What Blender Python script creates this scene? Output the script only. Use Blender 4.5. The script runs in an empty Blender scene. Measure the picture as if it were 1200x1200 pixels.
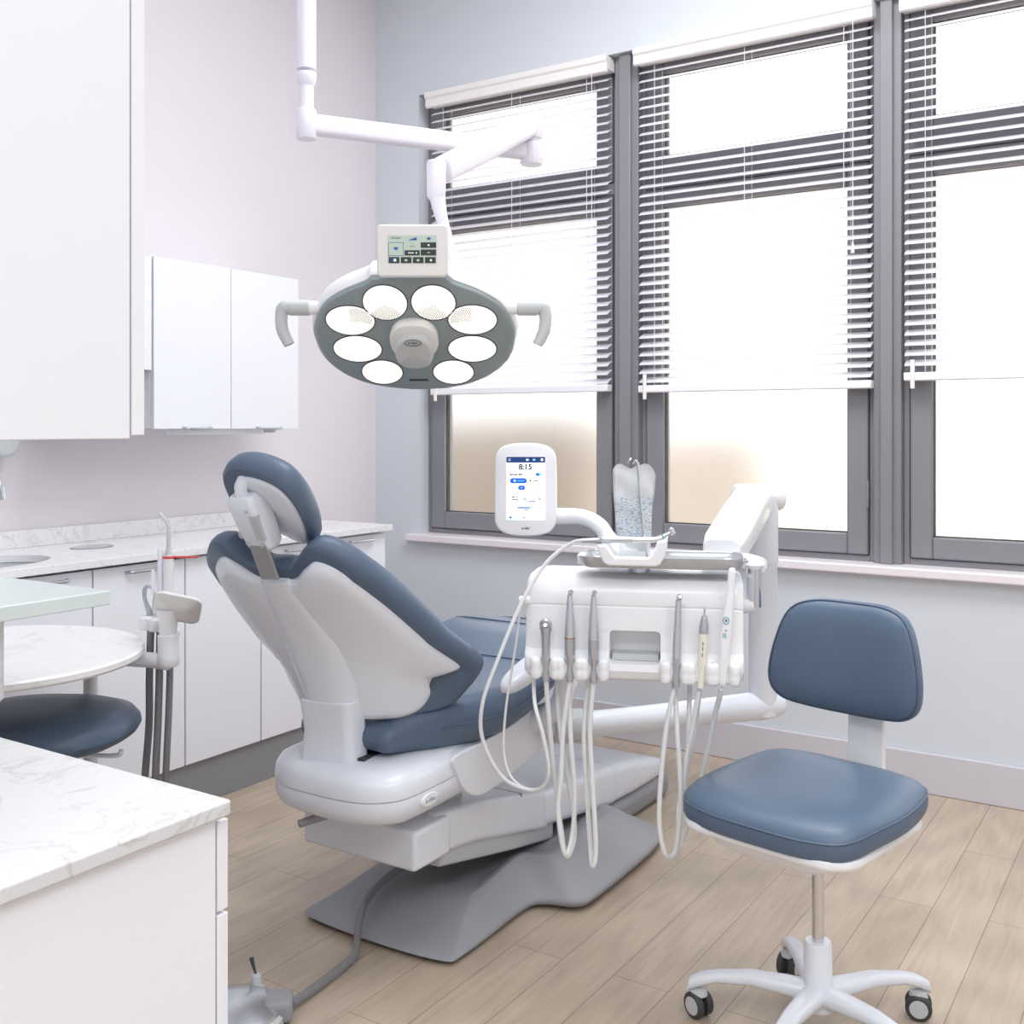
import bpy, bmesh, math, random
from mathutils import Vector, Matrix

random.seed(4)
S = bpy.context.scene
COL = S.collection
R = math.radians

# ------------------------------------------------------------------ camera, world, lights, exposure
cam_d = bpy.data.cameras.new('camera')
cam = bpy.data.objects.new('camera', cam_d)
COL.objects.link(cam)
cam.location = (3.375, -4.0, 1.3)
cam.rotation_euler = (R(90), 0, R(32.88))
cam_d.sensor_width = 36.0
cam_d.lens = 36.0 * 1253.0 / 1200.0
cam_d.shift_y = -99.0 / 1200.0
cam_d.clip_start = 0.05
S.camera = cam

W = bpy.data.worlds.new('sky')
S.world = W
W.use_nodes = True
W.node_tree.nodes['Background'].inputs[0].default_value = (0.96, 0.98, 1.0, 1)
W.node_tree.nodes['Background'].inputs[1].default_value = 2.3

def area(name, loc, rot, sx, sy, power, col=(1, 1, 1)):
    d = bpy.data.lights.new(name, 'AREA')
    d.shape = 'RECTANGLE'; d.size = sx; d.size_y = sy; d.energy = power; d.color = col
    o = bpy.data.objects.new(name, d); COL.objects.link(o)
    o.location = loc; o.rotation_euler = rot
    return o
CEIL = 3.6
for i, (lx, ly, lp) in enumerate(((2.3, -1.5, 63), (2.0, -3.1, 7), (4.7, -1.8, 16), (5.0, -3.8, 52), (3.4, -5.6, 66))):
    area('ceiling_fill_light', (lx, ly, CEIL - 0.03), (0, 0, 0), 1.8, 1.2, lp, (0.94, 0.98, 1.0))  # unseen fill lights added under the ceiling to brighten the room, no fixtures

S.view_settings.view_transform = 'Standard'
S.view_settings.look = 'None'
S.view_settings.gamma = 1.0
S.view_settings.exposure = 0.1
S.view_settings.use_curve_mapping = False
S.cycles.max_bounces = 10
S.cycles.diffuse_bounces = 5
S.cycles.transparent_max_bounces = 16

# ------------------------------------------------------------------ materials
def lin(c):
    c /= 255.0
    return c / 12.92 if c <= 0.04045 else ((c + 0.055) / 1.055) ** 2.4
def rgb(t): return (lin(t[0]), lin(t[1]), lin(t[2]), 1)
def mat(name, c, rough=0.5, metal=0.0, coat=0.0, emit=None, es=0.0, trans=0.0, bump=0.0, bscale=60.0, var=0.0, sheen=0.0, alpha=1.0, sub=0.0):
    m = bpy.data.materials.new(name); m.use_nodes = True
    nt = m.node_tree; b = nt.nodes['Principled BSDF']
    b.inputs['Base Color'].default_value = rgb(c)
    b.inputs['Roughness'].default_value = rough
    b.inputs['Metallic'].default_value = metal
    b.inputs['Coat Weight'].default_value = coat
    b.inputs['Transmission Weight'].default_value = trans
    b.inputs['Alpha'].default_value = alpha
    if emit:
        b.inputs['Emission Color'].default_value = rgb(emit); b.inputs['Emission Strength'].default_value = es
    if bump or var:
        tc = nt.nodes.new('ShaderNodeTexCoord')
        n = nt.nodes.new('ShaderNodeTexNoise'); n.inputs['Scale'].default_value = bscale; n.inputs['Detail'].default_value = 3
        nt.links.new(tc.outputs['Object'], n.inputs['Vector'])
        if bump:
            bp = nt.nodes.new('ShaderNodeBump'); bp.inputs['Strength'].default_value = bump; bp.inputs['Distance'].default_value = 0.002
            nt.links.new(n.outputs['Fac'], bp.inputs['Height']); nt.links.new(bp.outputs['Normal'], b.inputs['Normal'])
        if var:
            mx = nt.nodes.new('ShaderNodeMix'); mx.data_type = 'RGBA'
            mx.inputs[6].default_value = rgb(c); mx.inputs[7].default_value = rgb([min(255, k * (1 + var)) for k in c])
            nt.links.new(n.outputs['Fac'], mx.inputs[0]); nt.links.new(mx.outputs[2], b.inputs['Base Color'])
    return m
def N(m, t, **kw):
    n = m.node_tree.nodes.new(t)
    for k, v in kw.items(): setattr(n, k, v)
    return n

M = {}
M['wall_left'] = mat('paint_blush', (226, 219, 224), 0.75, var=0.012, bscale=4, bump=0.03)
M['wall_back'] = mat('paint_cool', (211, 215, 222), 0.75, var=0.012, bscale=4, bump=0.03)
M['wall_plain'] = mat('paint_plain', (228, 230, 235), 0.75, var=0.012, bscale=4)
M['ceiling'] = mat('paint_ceiling', (240, 240, 242), 0.85, var=0.01)
M['lam'] = mat('white_laminate', (236, 236, 241), 0.32, var=0.006, bscale=3)
M['lam_base'] = mat('white_laminate_base', (242, 242, 248), 0.35, var=0.006, bscale=3)
M['toe'] = mat('grey_kick', (142, 142, 146), 0.6, var=0.03, bscale=9)
M['skirt'] = mat('skirting_mauve', (203, 199, 206), 0.5, var=0.01)
M['chair_white'] = mat('pearl_plastic', (228, 231, 239), 0.3, coat=0.25, bump=0.01, bscale=200)
M['white'] = mat('white_plastic', (238, 238, 241), 0.3, coat=0.2, bump=0.01, bscale=200)
M['warm_white'] = mat('warm_white_plastic', (226, 224, 222), 0.4, bump=0.01, bscale=200)
M['lilac'] = mat('lamp_enamel', (238, 234, 245), 0.3, coat=0.2, bump=0.01, bscale=200)
M['pale_grey'] = mat('pale_grey_plastic', (196, 199, 201), 0.4, bump=0.02, bscale=300)
M['grey'] = mat('grey_plastic', (150, 150, 155), 0.55, bump=0.15, bscale=500, var=0.03)
M['dark'] = mat('dark_rubber', (62, 62, 66), 0.6, bump=0.05, bscale=300)
M['handle_grey'] = mat('grey_handle', (150, 145, 152), 0.45, bump=0.02)
M['vinyl'] = mat('blue_vinyl', (83, 100, 121), 0.42, bump=0.06, bscale=420, var=0.03)
M['seam'] = mat('blue_piping', (78, 95, 116), 0.5, bump=0.05, bscale=400)
M['chrome'] = mat('chrome', (212, 214, 219), 0.15, metal=1.0, var=0.02)
M['steel'] = mat('brushed_steel', (206, 209, 215), 0.27, metal=0.85, var=0.05, bscale=90)
M['tray'] = mat('tray_steel', (180, 182, 186), 0.28, metal=0.5, var=0.03, bscale=70)
M['steel_dark'] = mat('dark_steel', (188, 191, 197), 0.28, metal=0.85, var=0.05, bscale=90)
M['frame'] = mat('grey_window_frame', (134, 133, 138), 0.5, var=0.02, bscale=6)
M['gasket'] = mat('black_gasket', (70, 70, 74), 0.7, var=0.05)
M['slat'] = mat('blind_white', (247, 245, 250), 0.5, var=0.005)
_m = bpy.data.materials.new('blind_slat_white'); _m.use_nodes = True; _nt = _m.node_tree
_b = _nt.nodes['Principled BSDF']; _b.inputs['Base Color'].default_value = rgb((249, 248, 252)); _b.inputs['Roughness'].default_value = 0.45
_t = N_ = _nt.nodes.new('ShaderNodeBsdfTranslucent'); _t.inputs[0].default_value = rgb((250, 249, 252))
_x = _nt.nodes.new('ShaderNodeMixShader'); _x.inputs[0].default_value = 0.5
_nt.links.new(_b.outputs[0], _x.inputs[1]); _nt.links.new(_t.outputs[0], _x.inputs[2]); _nt.links.new(_x.outputs[0], _nt.nodes['Material Output'].inputs[0])
M['slat_t'] = _m
M['valance'] = mat('blind_valance', (243, 238, 236), 0.4, var=0.005)
M['sill'] = mat('sill_white', (238, 230, 234), 0.35, var=0.005)
M['hose_w'] = mat('hose_white', (232, 233, 235), 0.4, bump=0.02, bscale=300)
M['hose_g'] = mat('hose_grey', (131, 130, 133), 0.5, bump=0.1, bscale=300)
M['lampface'] = mat('lamp_face_grey', (142, 154, 159), 0.35, coat=0.3, bump=0.01)
M['lens'] = mat('lamp_lens', (225, 225, 223), 0.2, emit=(255, 252, 245), es=0.7, var=0.01)
M['lenspat'] = mat('lens_prism', (120, 118, 115), 0.3, emit=(255, 252, 245), es=0.3, var=0.01)
M['cream'] = mat('cream_plastic', (232, 228, 216), 0.4, var=0.01)
M['red'] = mat('red_band', (226, 84, 84), 0.4, var=0.02)
M['clear'] = mat('clear_plastic', (232, 234, 236), 0.25, trans=0.55, var=0.01)
M['teal'] = mat('teal_print', (60, 178, 200), 0.4, var=0.02)
M['ink'] = mat('ink', (60, 62, 70), 0.5, var=0.02)
M['orange'] = mat('copper_ring', (190, 120, 90), 0.35, metal=0.7, var=0.02)

def quartz(name, base, v1, v2, scale, rough=0.28, spec=0.5):
    m = bpy.data.materials.new(name); m.use_nodes = True; nt = m.node_tree; L = nt.links.new
    b = nt.nodes['Principled BSDF']; b.inputs['Roughness'].default_value = rough; b.inputs['Specular IOR Level'].default_value = spec
    tc = N(m, 'ShaderNodeTexCoord')
    n0 = N(m, 'ShaderNodeTexNoise'); n0.inputs['Scale'].default_value = scale; n0.inputs['Detail'].default_value = 8; n0.inputs['Distortion'].default_value = 1.2
    L(tc.outputs['Object'], n0.inputs['Vector'])
    r0 = N(m, 'ShaderNodeValToRGB'); e = r0.color_ramp.elements
    e[0].position = 0.485; e[0].color = (0, 0, 0, 1); e[1].position = 0.5; e[1].color = (1, 1, 1, 1)
    k = r0.color_ramp.elements.new(0.515); k.color = (0, 0, 0, 1)
    L(n0.outputs['Fac'], r0.inputs[0])
    n1 = N(m, 'ShaderNodeTexNoise'); n1.inputs['Scale'].default_value = scale * 14; n1.inputs['Detail'].default_value = 4
    L(tc.outputs['Object'], n1.inputs['Vector'])
    r1 = N(m, 'ShaderNodeValToRGB'); e = r1.color_ramp.elements
    e[0].position = 0.6; e[0].color = (0, 0, 0, 1); e[1].position = 0.72; e[1].color = (1, 1, 1, 1)
    L(n1.outputs['Fac'], r1.inputs[0])
    ma = N(m, 'ShaderNodeMath', operation='MULTIPLY'); ma.inputs[1].default_value = 0.75
    n2 = N(m, 'ShaderNodeTexNoise'); n2.inputs['Scale'].default_value = scale * 1.7
    L(tc.outputs['Object'], n2.inputs['Vector'])
    mb = N(m, 'ShaderNodeMath', operation='MULTIPLY')
    L(r0.outputs[0], mb.inputs[0]); L(n2.outputs['Fac'], mb.inputs[1]); L(mb.outputs[0], ma.inputs[0])
    mx = N(m, 'ShaderNodeMix', data_type='RGBA'); mx.inputs[6].default_value = rgb(base); mx.inputs[7].default_value = rgb(v1)
    L(ma.outputs[0], mx.inputs[0])
    mc = N(m, 'ShaderNodeMath', operation='MULTIPLY'); mc.inputs[1].default_value = 0.6
    L(r1.outputs[0], mc.inputs[0])
    mx2 = N(m, 'ShaderNodeMix', data_type='RGBA'); mx2.inputs[7].default_value = rgb(v2)
    L(mx.outputs[2], mx2.inputs[6]); L(mc.outputs[0], mx2.inputs[0])
    L(mx2.outputs[2], b.inputs['Base Color'])
    return m
M['quartz'] = quartz('white_quartz', (234, 233, 234), (178, 177, 168), (196, 202, 202), 5.0)
M['quartz_island'] = quartz('veined_quartz', (216, 215, 217), (172, 171, 163), (196, 201, 200), 6.0, 0.5, 0.25)
M['marble'] = quartz('white_marble', (245, 243, 244), (212, 205, 202), (228, 226, 226), 3.0)

def wood():
    m = bpy.data.materials.new('oak_planks'); m.use_nodes = True; nt = m.node_tree; L = nt.links.new
    b = nt.nodes['Principled BSDF']
    tc = N(m, 'ShaderNodeTexCoord')
    mp = N(m, 'ShaderNodeMapping'); mp.inputs['Rotation'].default_value = (0, 0, R(90)); mp.inputs['Location'].default_value = (0.3, 0.04, 0)
    L(tc.outputs['Object'], mp.inputs['Vector'])
    br = N(m, 'ShaderNodeTexBrick'); br.offset = 0.37; br.offset_frequency = 2
    br.inputs['Scale'].default_value = 1.0; br.inputs['Mortar Size'].default_value = 0.0013; br.inputs['Mortar Smooth'].default_value = 0.3
    br.inputs['Brick Width'].default_value = 1.25; br.inputs['Row Height'].default_value = 0.14; br.inputs['Bias'].default_value = 0
    br.inputs['Color1'].default_value = rgb((193, 176, 157)); br.inputs['Color2'].default_value = rgb((182, 164, 146)); br.inputs['Mortar'].default_value = rgb((140, 121, 105))
    L(mp.outputs[0], br.inputs['Vector'])
    # grain, stretched along the boards
    mp2 = N(m, 'ShaderNodeMapping'); mp2.inputs['Scale'].default_value = (22, 1.6, 1)
    L(tc.outputs['Object'], mp2.inputs['Vector'])
    n = N(m, 'ShaderNodeTexNoise'); n.inputs['Scale'].default_value = 2.2; n.inputs['Detail'].default_value = 8; n.inputs['Distortion'].default_value = 0.9
    L(mp2.outputs[0], n.inputs['Vector'])
    wv = N(m, 'ShaderNodeTexWave', wave_type='RINGS'); wv.inputs['Scale'].default_value = 1.1; wv.inputs['Distortion'].default_value = 9; wv.inputs['Detail'].default_value = 2; wv.inputs['Detail Scale'].default_value = 0.8
    mp3 = N(m, 'ShaderNodeMapping'); mp3.inputs['Scale'].default_value = (7, 0.9, 1); mp3.inputs['Location'].default_value = (3, 1, 0)
    L(tc.outputs['Object'], mp3.inputs['Vector']); L(mp3.outputs[0], wv.inputs['Vector'])
    ad = N(m, 'ShaderNodeMath', operation='ADD'); L(n.outputs['Fac'], ad.inputs[0])
    mu = N(m, 'ShaderNodeMath', operation='MULTIPLY'); mu.inputs[1].default_value = 0.22; L(wv.outputs['Fac'], mu.inputs[0]); L(mu.outputs[0], ad.inputs[1])
    rp = N(m, 'ShaderNodeValToRGB'); e = rp.color_ramp.elements
    e[0].position = 0.3; e[0].color = (0.80, 0.79, 0.78, 1); e[1].position = 0.85; e[1].color = (1.06, 1.06, 1.06, 1)
    L(ad.outputs[0], rp.inputs[0])
    mx = N(m, 'ShaderNodeMix', data_type='RGBA', blend_type='MULTIPLY'); mx.inputs[0].default_value = 1
    L(br.outputs['Color'], mx.inputs[6]); L(rp.outputs[0], mx.inputs[7]); L(mx.outputs[2], b.inputs['Base Color'])
    b.inputs['Roughness'].default_value = 0.36
    bp = N(m, 'ShaderNodeBump'); bp.inputs['Strength'].default_value = 0.25; bp.inputs['Distance'].default_value = 0.002
    iv = N(m, 'ShaderNodeMath', operation='SUBTRACT'); iv.inputs[0].default_value = 1; L(br.outputs['Fac'], iv.inputs[1])
    L(iv.outputs[0], bp.inputs['Height']); L(bp.outputs[0], b.inputs['Normal'])
    return m
M['wood'] = wood()

def glass_clear():
    m = bpy.data.materials.new('window_glass'); m.use_nodes = True; nt = m.node_tree; nt.nodes.clear(); L = nt.links.new
    o = N(m, 'ShaderNodeOutputMaterial'); t = N(m, 'ShaderNodeBsdfTransparent'); g = N(m, 'ShaderNodeBsdfGlossy'); g.inputs['Roughness'].default_value = 0.02
    x = N(m, 'ShaderNodeMixShader'); x.inputs[0].default_value = 0.06
    L(t.outputs[0], x.inputs[1]); L(g.outputs[0], x.inputs[2]); L(x.outputs[0], o.inputs[0])
    return m
def glass_frosted():
    m = bpy.data.materials.new('frosted_window_glass'); m.use_nodes = True; nt = m.node_tree; nt.nodes.clear(); L = nt.links.new
    o = N(m, 'ShaderNodeOutputMaterial')
    r = N(m, 'ShaderNodeBsdfRefraction'); r.inputs['Roughness'].default_value = 0.3; r.inputs['IOR'].default_value = 1.35
    n = N(m, 'ShaderNodeTexNoise'); n.inputs['Scale'].default_value = 900
    mp = N(m, 'ShaderNodeMapRange'); mp.inputs[3].default_value = 0.32; mp.inputs[4].default_value = 0.38
    L(n.outputs['Fac'], mp.inputs[0]); L(mp.outputs[0], r.inputs['Roughness'])
    g = N(m, 'ShaderNodeBsdfGlossy'); g.inputs['Roughness'].default_value = 0.25
    x = N(m, 'ShaderNodeMixShader'); x.inputs[0].default_value = 0.03
    L(r.outputs[0], x.inputs[1]); L(g.outputs[0], x.inputs[2]); L(x.outputs[0], o.inputs[0])
    return m
M['glass'] = glass_clear(); M['frost'] = glass_frosted()
M['ledge_glass'] = mat('pale_green_glass', (240, 249, 248), 0.3, trans=0.25, coat=0.2, var=0.01)

# ------------------------------------------------------------------ mesh helpers
def spline(pts, n=8, closed=False):
    P = [Vector(p) for p in pts]; out = []; k = len(P)
    rng = range(k) if closed else range(k - 1)
    for i in rng:
        if closed: a, b, c, d = P[(i - 1) % k], P[i], P[(i + 1) % k], P[(i + 2) % k]
        else: a, b, c, d = P[max(i - 1, 0)], P[i], P[i + 1], P[min(i + 2, k - 1)]
        for j in range(n):
            t = j / n
            out.append(0.5 * ((2 * b) + (c - a) * t + (2 * a - 5 * b + 4 * c - d) * t * t + (3 * b - a - 3 * c + d) * t ** 3))
    if not closed: out.append(P[-1])
    return out
def rrect(w, h, r, n=6, cx=0.0, cy=0.0):
    r = min(r, w / 2 - 1e-5, h / 2 - 1e-5); o = []
    for sx, sy, a0 in ((1, 1, 0), (-1, 1, 90), (-1, -1, 180), (1, -1, 270)):
        for k in range(n + 1):
            a = R(a0 + 90 * k / n)
            o.append((cx + sx * (w / 2 - r) + r * math.cos(a), cy + sy * (h / 2 - r) + r * math.sin(a)))
    return o
def ell(a, b, n=48, cx=0.0, cy=0.0, p=2.0):
    o = []
    for k in range(n):
        t = 2 * math.pi * k / n; c, s = math.cos(t), math.sin(t)
        o.append((cx + a * math.copysign(abs(c) ** (2 / p), c), cy + b * math.copysign(abs(s) ** (2 / p), s)))
    return o
def frame(o, ux, uy, uz):
    o, ux, uy, uz = Vector(o), Vector(ux).normalized(), Vector(uy).normalized(), Vector(uz).normalized()
    return lambda u, v, h=0.0: o + ux * u + uy * v + uz * h
XY = frame((0, 0, 0), (1, 0, 0), (0, 1, 0), (0, 0, 1))
def interp(x, tab):
    tab = sorted(tab)
    if x <= tab[0][0]: return tab[0][1]
    for (a, fa), (b, fb) in zip(tab, tab[1:]):
        if x <= b:
            t = (x - a) / (b - a); return fa + (fb - fa) * t
    return tab[-1][1]

class MB:
    def __init__(s): s.bm = bmesh.new(); s.mi = 0
    def face(s, vs):
        try:
            f = s.bm.faces.new(vs); f.material_index = s.mi; return f
        except ValueError: return None
    def box(s, x0, x1, y0, y1, z0, z1, f=None):
        f = f or XY
        v = [s.bm.verts.new(f(x, y, z)) for z in (z0, z1) for x, y in ((x0, y0), (x1, y0), (x1, y1), (x0, y1))]
        for q in ((3, 2, 1, 0), (4, 5, 6, 7), (0, 1, 5, 4), (1, 2, 6, 5), (2, 3, 7, 6), (3, 0, 4, 7)): s.face([v[i] for i in q])
        return s
    def loft(s, rings, cap=True):
        V = [[s.bm.verts.new(p) for p in r] for r in rings]; n = len(V[0])
        for a, b in zip(V, V[1:]):
            for i in range(n): s.face((a[i], a[(i + 1) % n], b[(i + 1) % n], b[i]))
        if cap: s.face(V[0][::-1]); s.face(V[-1])
        return s
    def tube(s, pts, r, n=12, sm=6, sx=1.0):
        P = spline(pts, sm) if sm > 1 else [Vector(p) for p in pts]
        rr = r if isinstance(r, (list, tuple)) else None
        rings = []; prev = None
        for i, p in enumerate(P):
            t = (P[min(i + 1, len(P) - 1)] - P[max(i - 1, 0)])
            t = t.normalized() if t.length > 1e-9 else Vector((0, 0, 1))
            if prev is None:
                a = Vector((0, 0, 1)) if abs(t.z) < 0.9 else Vector((1, 0, 0)); u = (a - t * a.dot(t)).normalized()
            else:
                u = prev - t * prev.dot(t); u.normalize()
            prev = u; w = t.cross(u)
            if rr:
                q = i / (sm if sm > 1 else 1); j = min(int(q), len(rr) - 1); k = min(j + 1, len(rr) - 1)
                rad = rr[j] + (rr[k] - rr[j]) * (q - j)
            else: rad = r
            rings.append([p + (u * math.cos(2 * math.pi * k / n) + w * sx * math.sin(2 * math.pi * k / n)) * rad for k in range(n)])
        return s.loft(rings)
    def cyl(s, p0, p1, r0, r1=None, n=24):
        return s.tube([p0, p1], [r0, r0 if r1 is None else r1], n, 1)
    def lathe(s, prof, o=(0, 0, 0), d=(0, 0, 1), n=32):
        o = Vector(o); d = Vector(d).normalized()
        a = Vector((1, 0, 0)) if abs(d.x) < 0.9 else Vector((0, 1, 0)); u = (a - d * a.dot(d)).normalized(); w = d.cross(u)
        rings = [[o + d * h + (u * math.cos(2 * math.pi * k / n) + w * math.sin(2 * math.pi * k / n)) * max(r, 1e-5) for k in range(n)] for r, h in prof]
        return s.loft(rings)
    def puck(s, outline, prof, f=None, c=(0, 0)):
        f = f or XY
        rings = [[f(c[0] + (p[0] - c[0]) * rho, c[1] + (p[1] - c[1]) * rho, h) for p in outline] for rho, h in prof]
        return s.loft(rings)
    def slab(s, outline, h0, h1, f=None):
        f = f or XY
        return s.loft([[f(p[0], p[1], h0) for p in outline], [f(p[0], p[1], h1) for p in outline]])
    def text(s, body, size, f, align='CENTER', h=0.0, ext=0.0002, bold=0.0):
        cu = bpy.data.curves.new('t', 'FONT'); cu.body = body; cu.size = size; cu.align_x = align; cu.align_y = 'CENTER'; cu.extrude = ext; cu.offset = bold
        o = bpy.data.objects.new('t', cu); COL.objects.link(o); bpy.context.view_layer.update()
        me = bpy.data.meshes.new_from_object(o.evaluated_get(bpy.context.evaluated_depsgraph_get()))
        vs = [s.bm.verts.new(f(v.co.x, v.co.y, v.co.z + h)) for v in me.vertices]
        for p in me.polygons: s.face([vs[i] for i in p.vertices])
        bpy.data.objects.remove(o); bpy.data.curves.remove(cu); bpy.data.meshes.remove(me)
        return s
    def build(s, name, m, parent=None, bev=0.0, seg=2, sub=0, smooth=38, recalc=True):
        if recalc: bmesh.ops.recalc_face_normals(s.bm, faces=s.bm.faces)
        me = bpy.data.meshes.new(name); s.bm.to_mesh(me); s.bm.free()
        for x in (m if isinstance(m, (list, tuple)) else [m]): me.materials.append(x)
        if smooth:
            for p in me.polygons: p.use_smooth = True
            me.set_sharp_from_angle(angle=R(smooth))
        o = bpy.data.objects.new(name, me); COL.objects.link(o)
        if bev:
            b = o.modifiers.new('bevel', 'BEVEL'); b.width = bev; b.segments = seg; b.limit_method = 'ANGLE'; b.angle_limit = R(35)
        if sub:
            b = o.modifiers.new('sub', 'SUBSURF'); b.levels = sub; b.render_levels = sub
        if parent:
            o.parent = parent
            w = Matrix.Identity(4); q = parent
            chain = []
            while q: chain.append(q); q = q.parent
            for q in reversed(chain): w = w @ q.matrix_parent_inverse @ q.matrix_basis
            o.matrix_parent_inverse = w.inverted()
        return o

def tag(o, label=None, cat=None, group=None, kind=None):
    if label: o['label'] = label
    if cat: o['category'] = cat
    if group: o['group'] = group
    if kind: o['kind'] = kind
    return o
def thing(name, label, cat, loc=(0, 0, 0), group=None):
    o = bpy.data.objects.new(name, None); COL.objects.link(o); o.location = loc; o.empty_display_size = 0.1
    return tag(o, label, cat, group)
def struct(name, mb, m, parent=None, **k):
    o = mb.build(name, m, parent, **k)
    if not parent: o['kind'] = 'structure'
    return o

# ------------------------------------------------------------------ room shell
struct('floor', MB().box(-0.2, 7.2, -7.2, 0.25, -0.05, 0), M['wood'], smooth=0)
struct('ceiling', MB().box(-0.2, 7.2, -7.2, 0.25, CEIL, CEIL + 0.1), M['ceiling'], smooth=0)
struct('wall_left', MB().box(-0.2, 0, -7.2, 0.25, 0, CEIL), M['wall_left'], smooth=0)
struct('wall_right', MB().box(7.0, 7.2, -7.2, 0.25, 0, CEIL), M['wall_plain'], smooth=0)
struct('wall_side', MB().box(0, 2.45, -3.9, -3.792, 0, CEIL), M['wall_plain'], smooth=0)      # partition that carries the foreground cabinets
struct('wall_front', MB().box(0, 7.0, -7.2, -7.0, 0, CEIL), M['wall_plain'], smooth=0)
WX0, WX1, WZ0, WZ1 = 0.265, 4.62, 0.80, 2.868
w = MB().box(0, WX0, 0, 0.24, 0, CEIL).box(WX1, 7.0, 0, 0.24, 0, CEIL).box(WX0, WX1, 0, 0.24, 0, 0.766).box(WX0, WX1, 0, 0.24, WZ1, CEIL)
struct('wall_back', w, M['wall_back'], smooth=0)
struct('baseboard_back', MB().box(0.0, 7.0, -0.018, 0, 0, 0.145), M['skirt'], bev=0.004)
struct('trim_1', MB().box(0.215, 4.68, -0.045, 0.14, 0.766, 0.80), M['sill'], bev=0.006)     # window sill
fy = 0.075
posts = [(1.282, 1.392), (2.352, 2.452), (3.412, 3.512)]
for i, (a, b) in enumerate(posts):
    p = MB().box(a, b, fy - 0.035, fy + 0.12, 0.80, WZ1).box(a + 0.028, b - 0.028, fy - 0.055, fy - 0.03, 0.80, WZ1)
    struct('trim_%d' % (i + 2), p, M['frame'], bev=0.004)
wins = [(WX0, 1.282), (1.392, 2.352), (2.452, 3.412), (3.512, WX1)]
def ringbox(mb, x0, x1, z0, z1, t, y0, y1):
    mb.box(x0, x0 + t, y0, y1, z0, z1).box(x1 - t, x1, y0, y1, z0, z1).box(x0 + t, x1 - t, y0, y1, z0, z0 + t).box(x0 + t, x1 - t, y0, y1, z1 - t, z1)
    return mb
for i, (a, b) in enumerate(wins):
    e = bpy.data.objects.new('window_%d' % (i + 1), None); COL.objects.link(e); e.location = ((a + b) / 2, fy, 0.80); e['kind'] = 'structure'
    ringbox(MB(), a, b, 0.80, WZ1, 0.022, fy, fy + 0.11).build('window_frame', M['frame'], e, bev=0.003)
    MB().box(a + 0.022, b - 0.022, fy, fy + 0.11, 2.295, 2.345).build('transom', M['frame'], e, bev=0.003)
    for z0, z1, gl in ((0.825, 2.29, 'frost'), (2.35, WZ1 - 0.024, 'glass')):
        sh = ringbox(MB(), a + 0.025, b - 0.025, z0, z1, 0.078, fy - 0.012, fy + 0.06).build('sash', M['frame'], e, bev=0.006)
        ringbox(MB(), a + 0.1, b - 0.1, z0 + 0.075, z1 - 0.075, 0.007, fy + 0.006, fy + 0.03).build('gasket', M['gasket'], sh)
        if gl == 'frost':      # the low part of the lower light is frosted
            MB().box(a + 0.104, b - 0.104, fy + 0.02, fy + 0.026, z0 + 0.079, 1.52).build('pane', M['frost'], sh, smooth=0)
            MB().box(a + 0.104, b - 0.104, fy + 0.02, fy + 0.026, 1.52, z1 - 0.079).build('pane', M['glass'], sh, smooth=0)
        else:
            MB().box(a + 0.104, b - 0.104, fy + 0.02, fy + 0.026, z0 + 0.079, z1 - 0.079).build('pane', M['glass'], sh, smooth=0)
    MB().box(b - 0.032, b - 0.022, fy - 0.018, fy, 1.0 if i else 1.02, 1.1).build('hinge', M['frame'], e, bev=0.002)
    MB().box(b - 0.032, b - 0.022, fy - 0.018, fy, 2.02, 2.27).build('hinge', M['frame'], e, bev=0.002)

# outside: pale terrace and a tan garden wall seen through the frosted panes
tag(MB().box(-14, 14, 0.4, 30, -0.35, -0.25).build('terrace', mat('pale_terrace', (244, 232, 196), 0.9, var=0.04, bscale=2), smooth=0), kind='structure')
tag(MB().box(-12, -0.75, 3.6, 3.8, -0.3, 1.5).build('garden_wall', mat('tan_render', (132, 122, 114), 0.9, var=0.08, bscale=2), smooth=0),
    'tan garden wall seen blurred through the leftmost frosted pane', 'garden wall')
tag(MB().box(-0.74, 0.75, 3.5, 3.7, -0.3, 1.35).build('garden_wall', mat('cream_render', (176, 165, 158), 0.9, var=0.08, bscale=2), smooth=0),
    'paler cream garden wall seen blurred through the middle frosted pane', 'garden wall')

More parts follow.
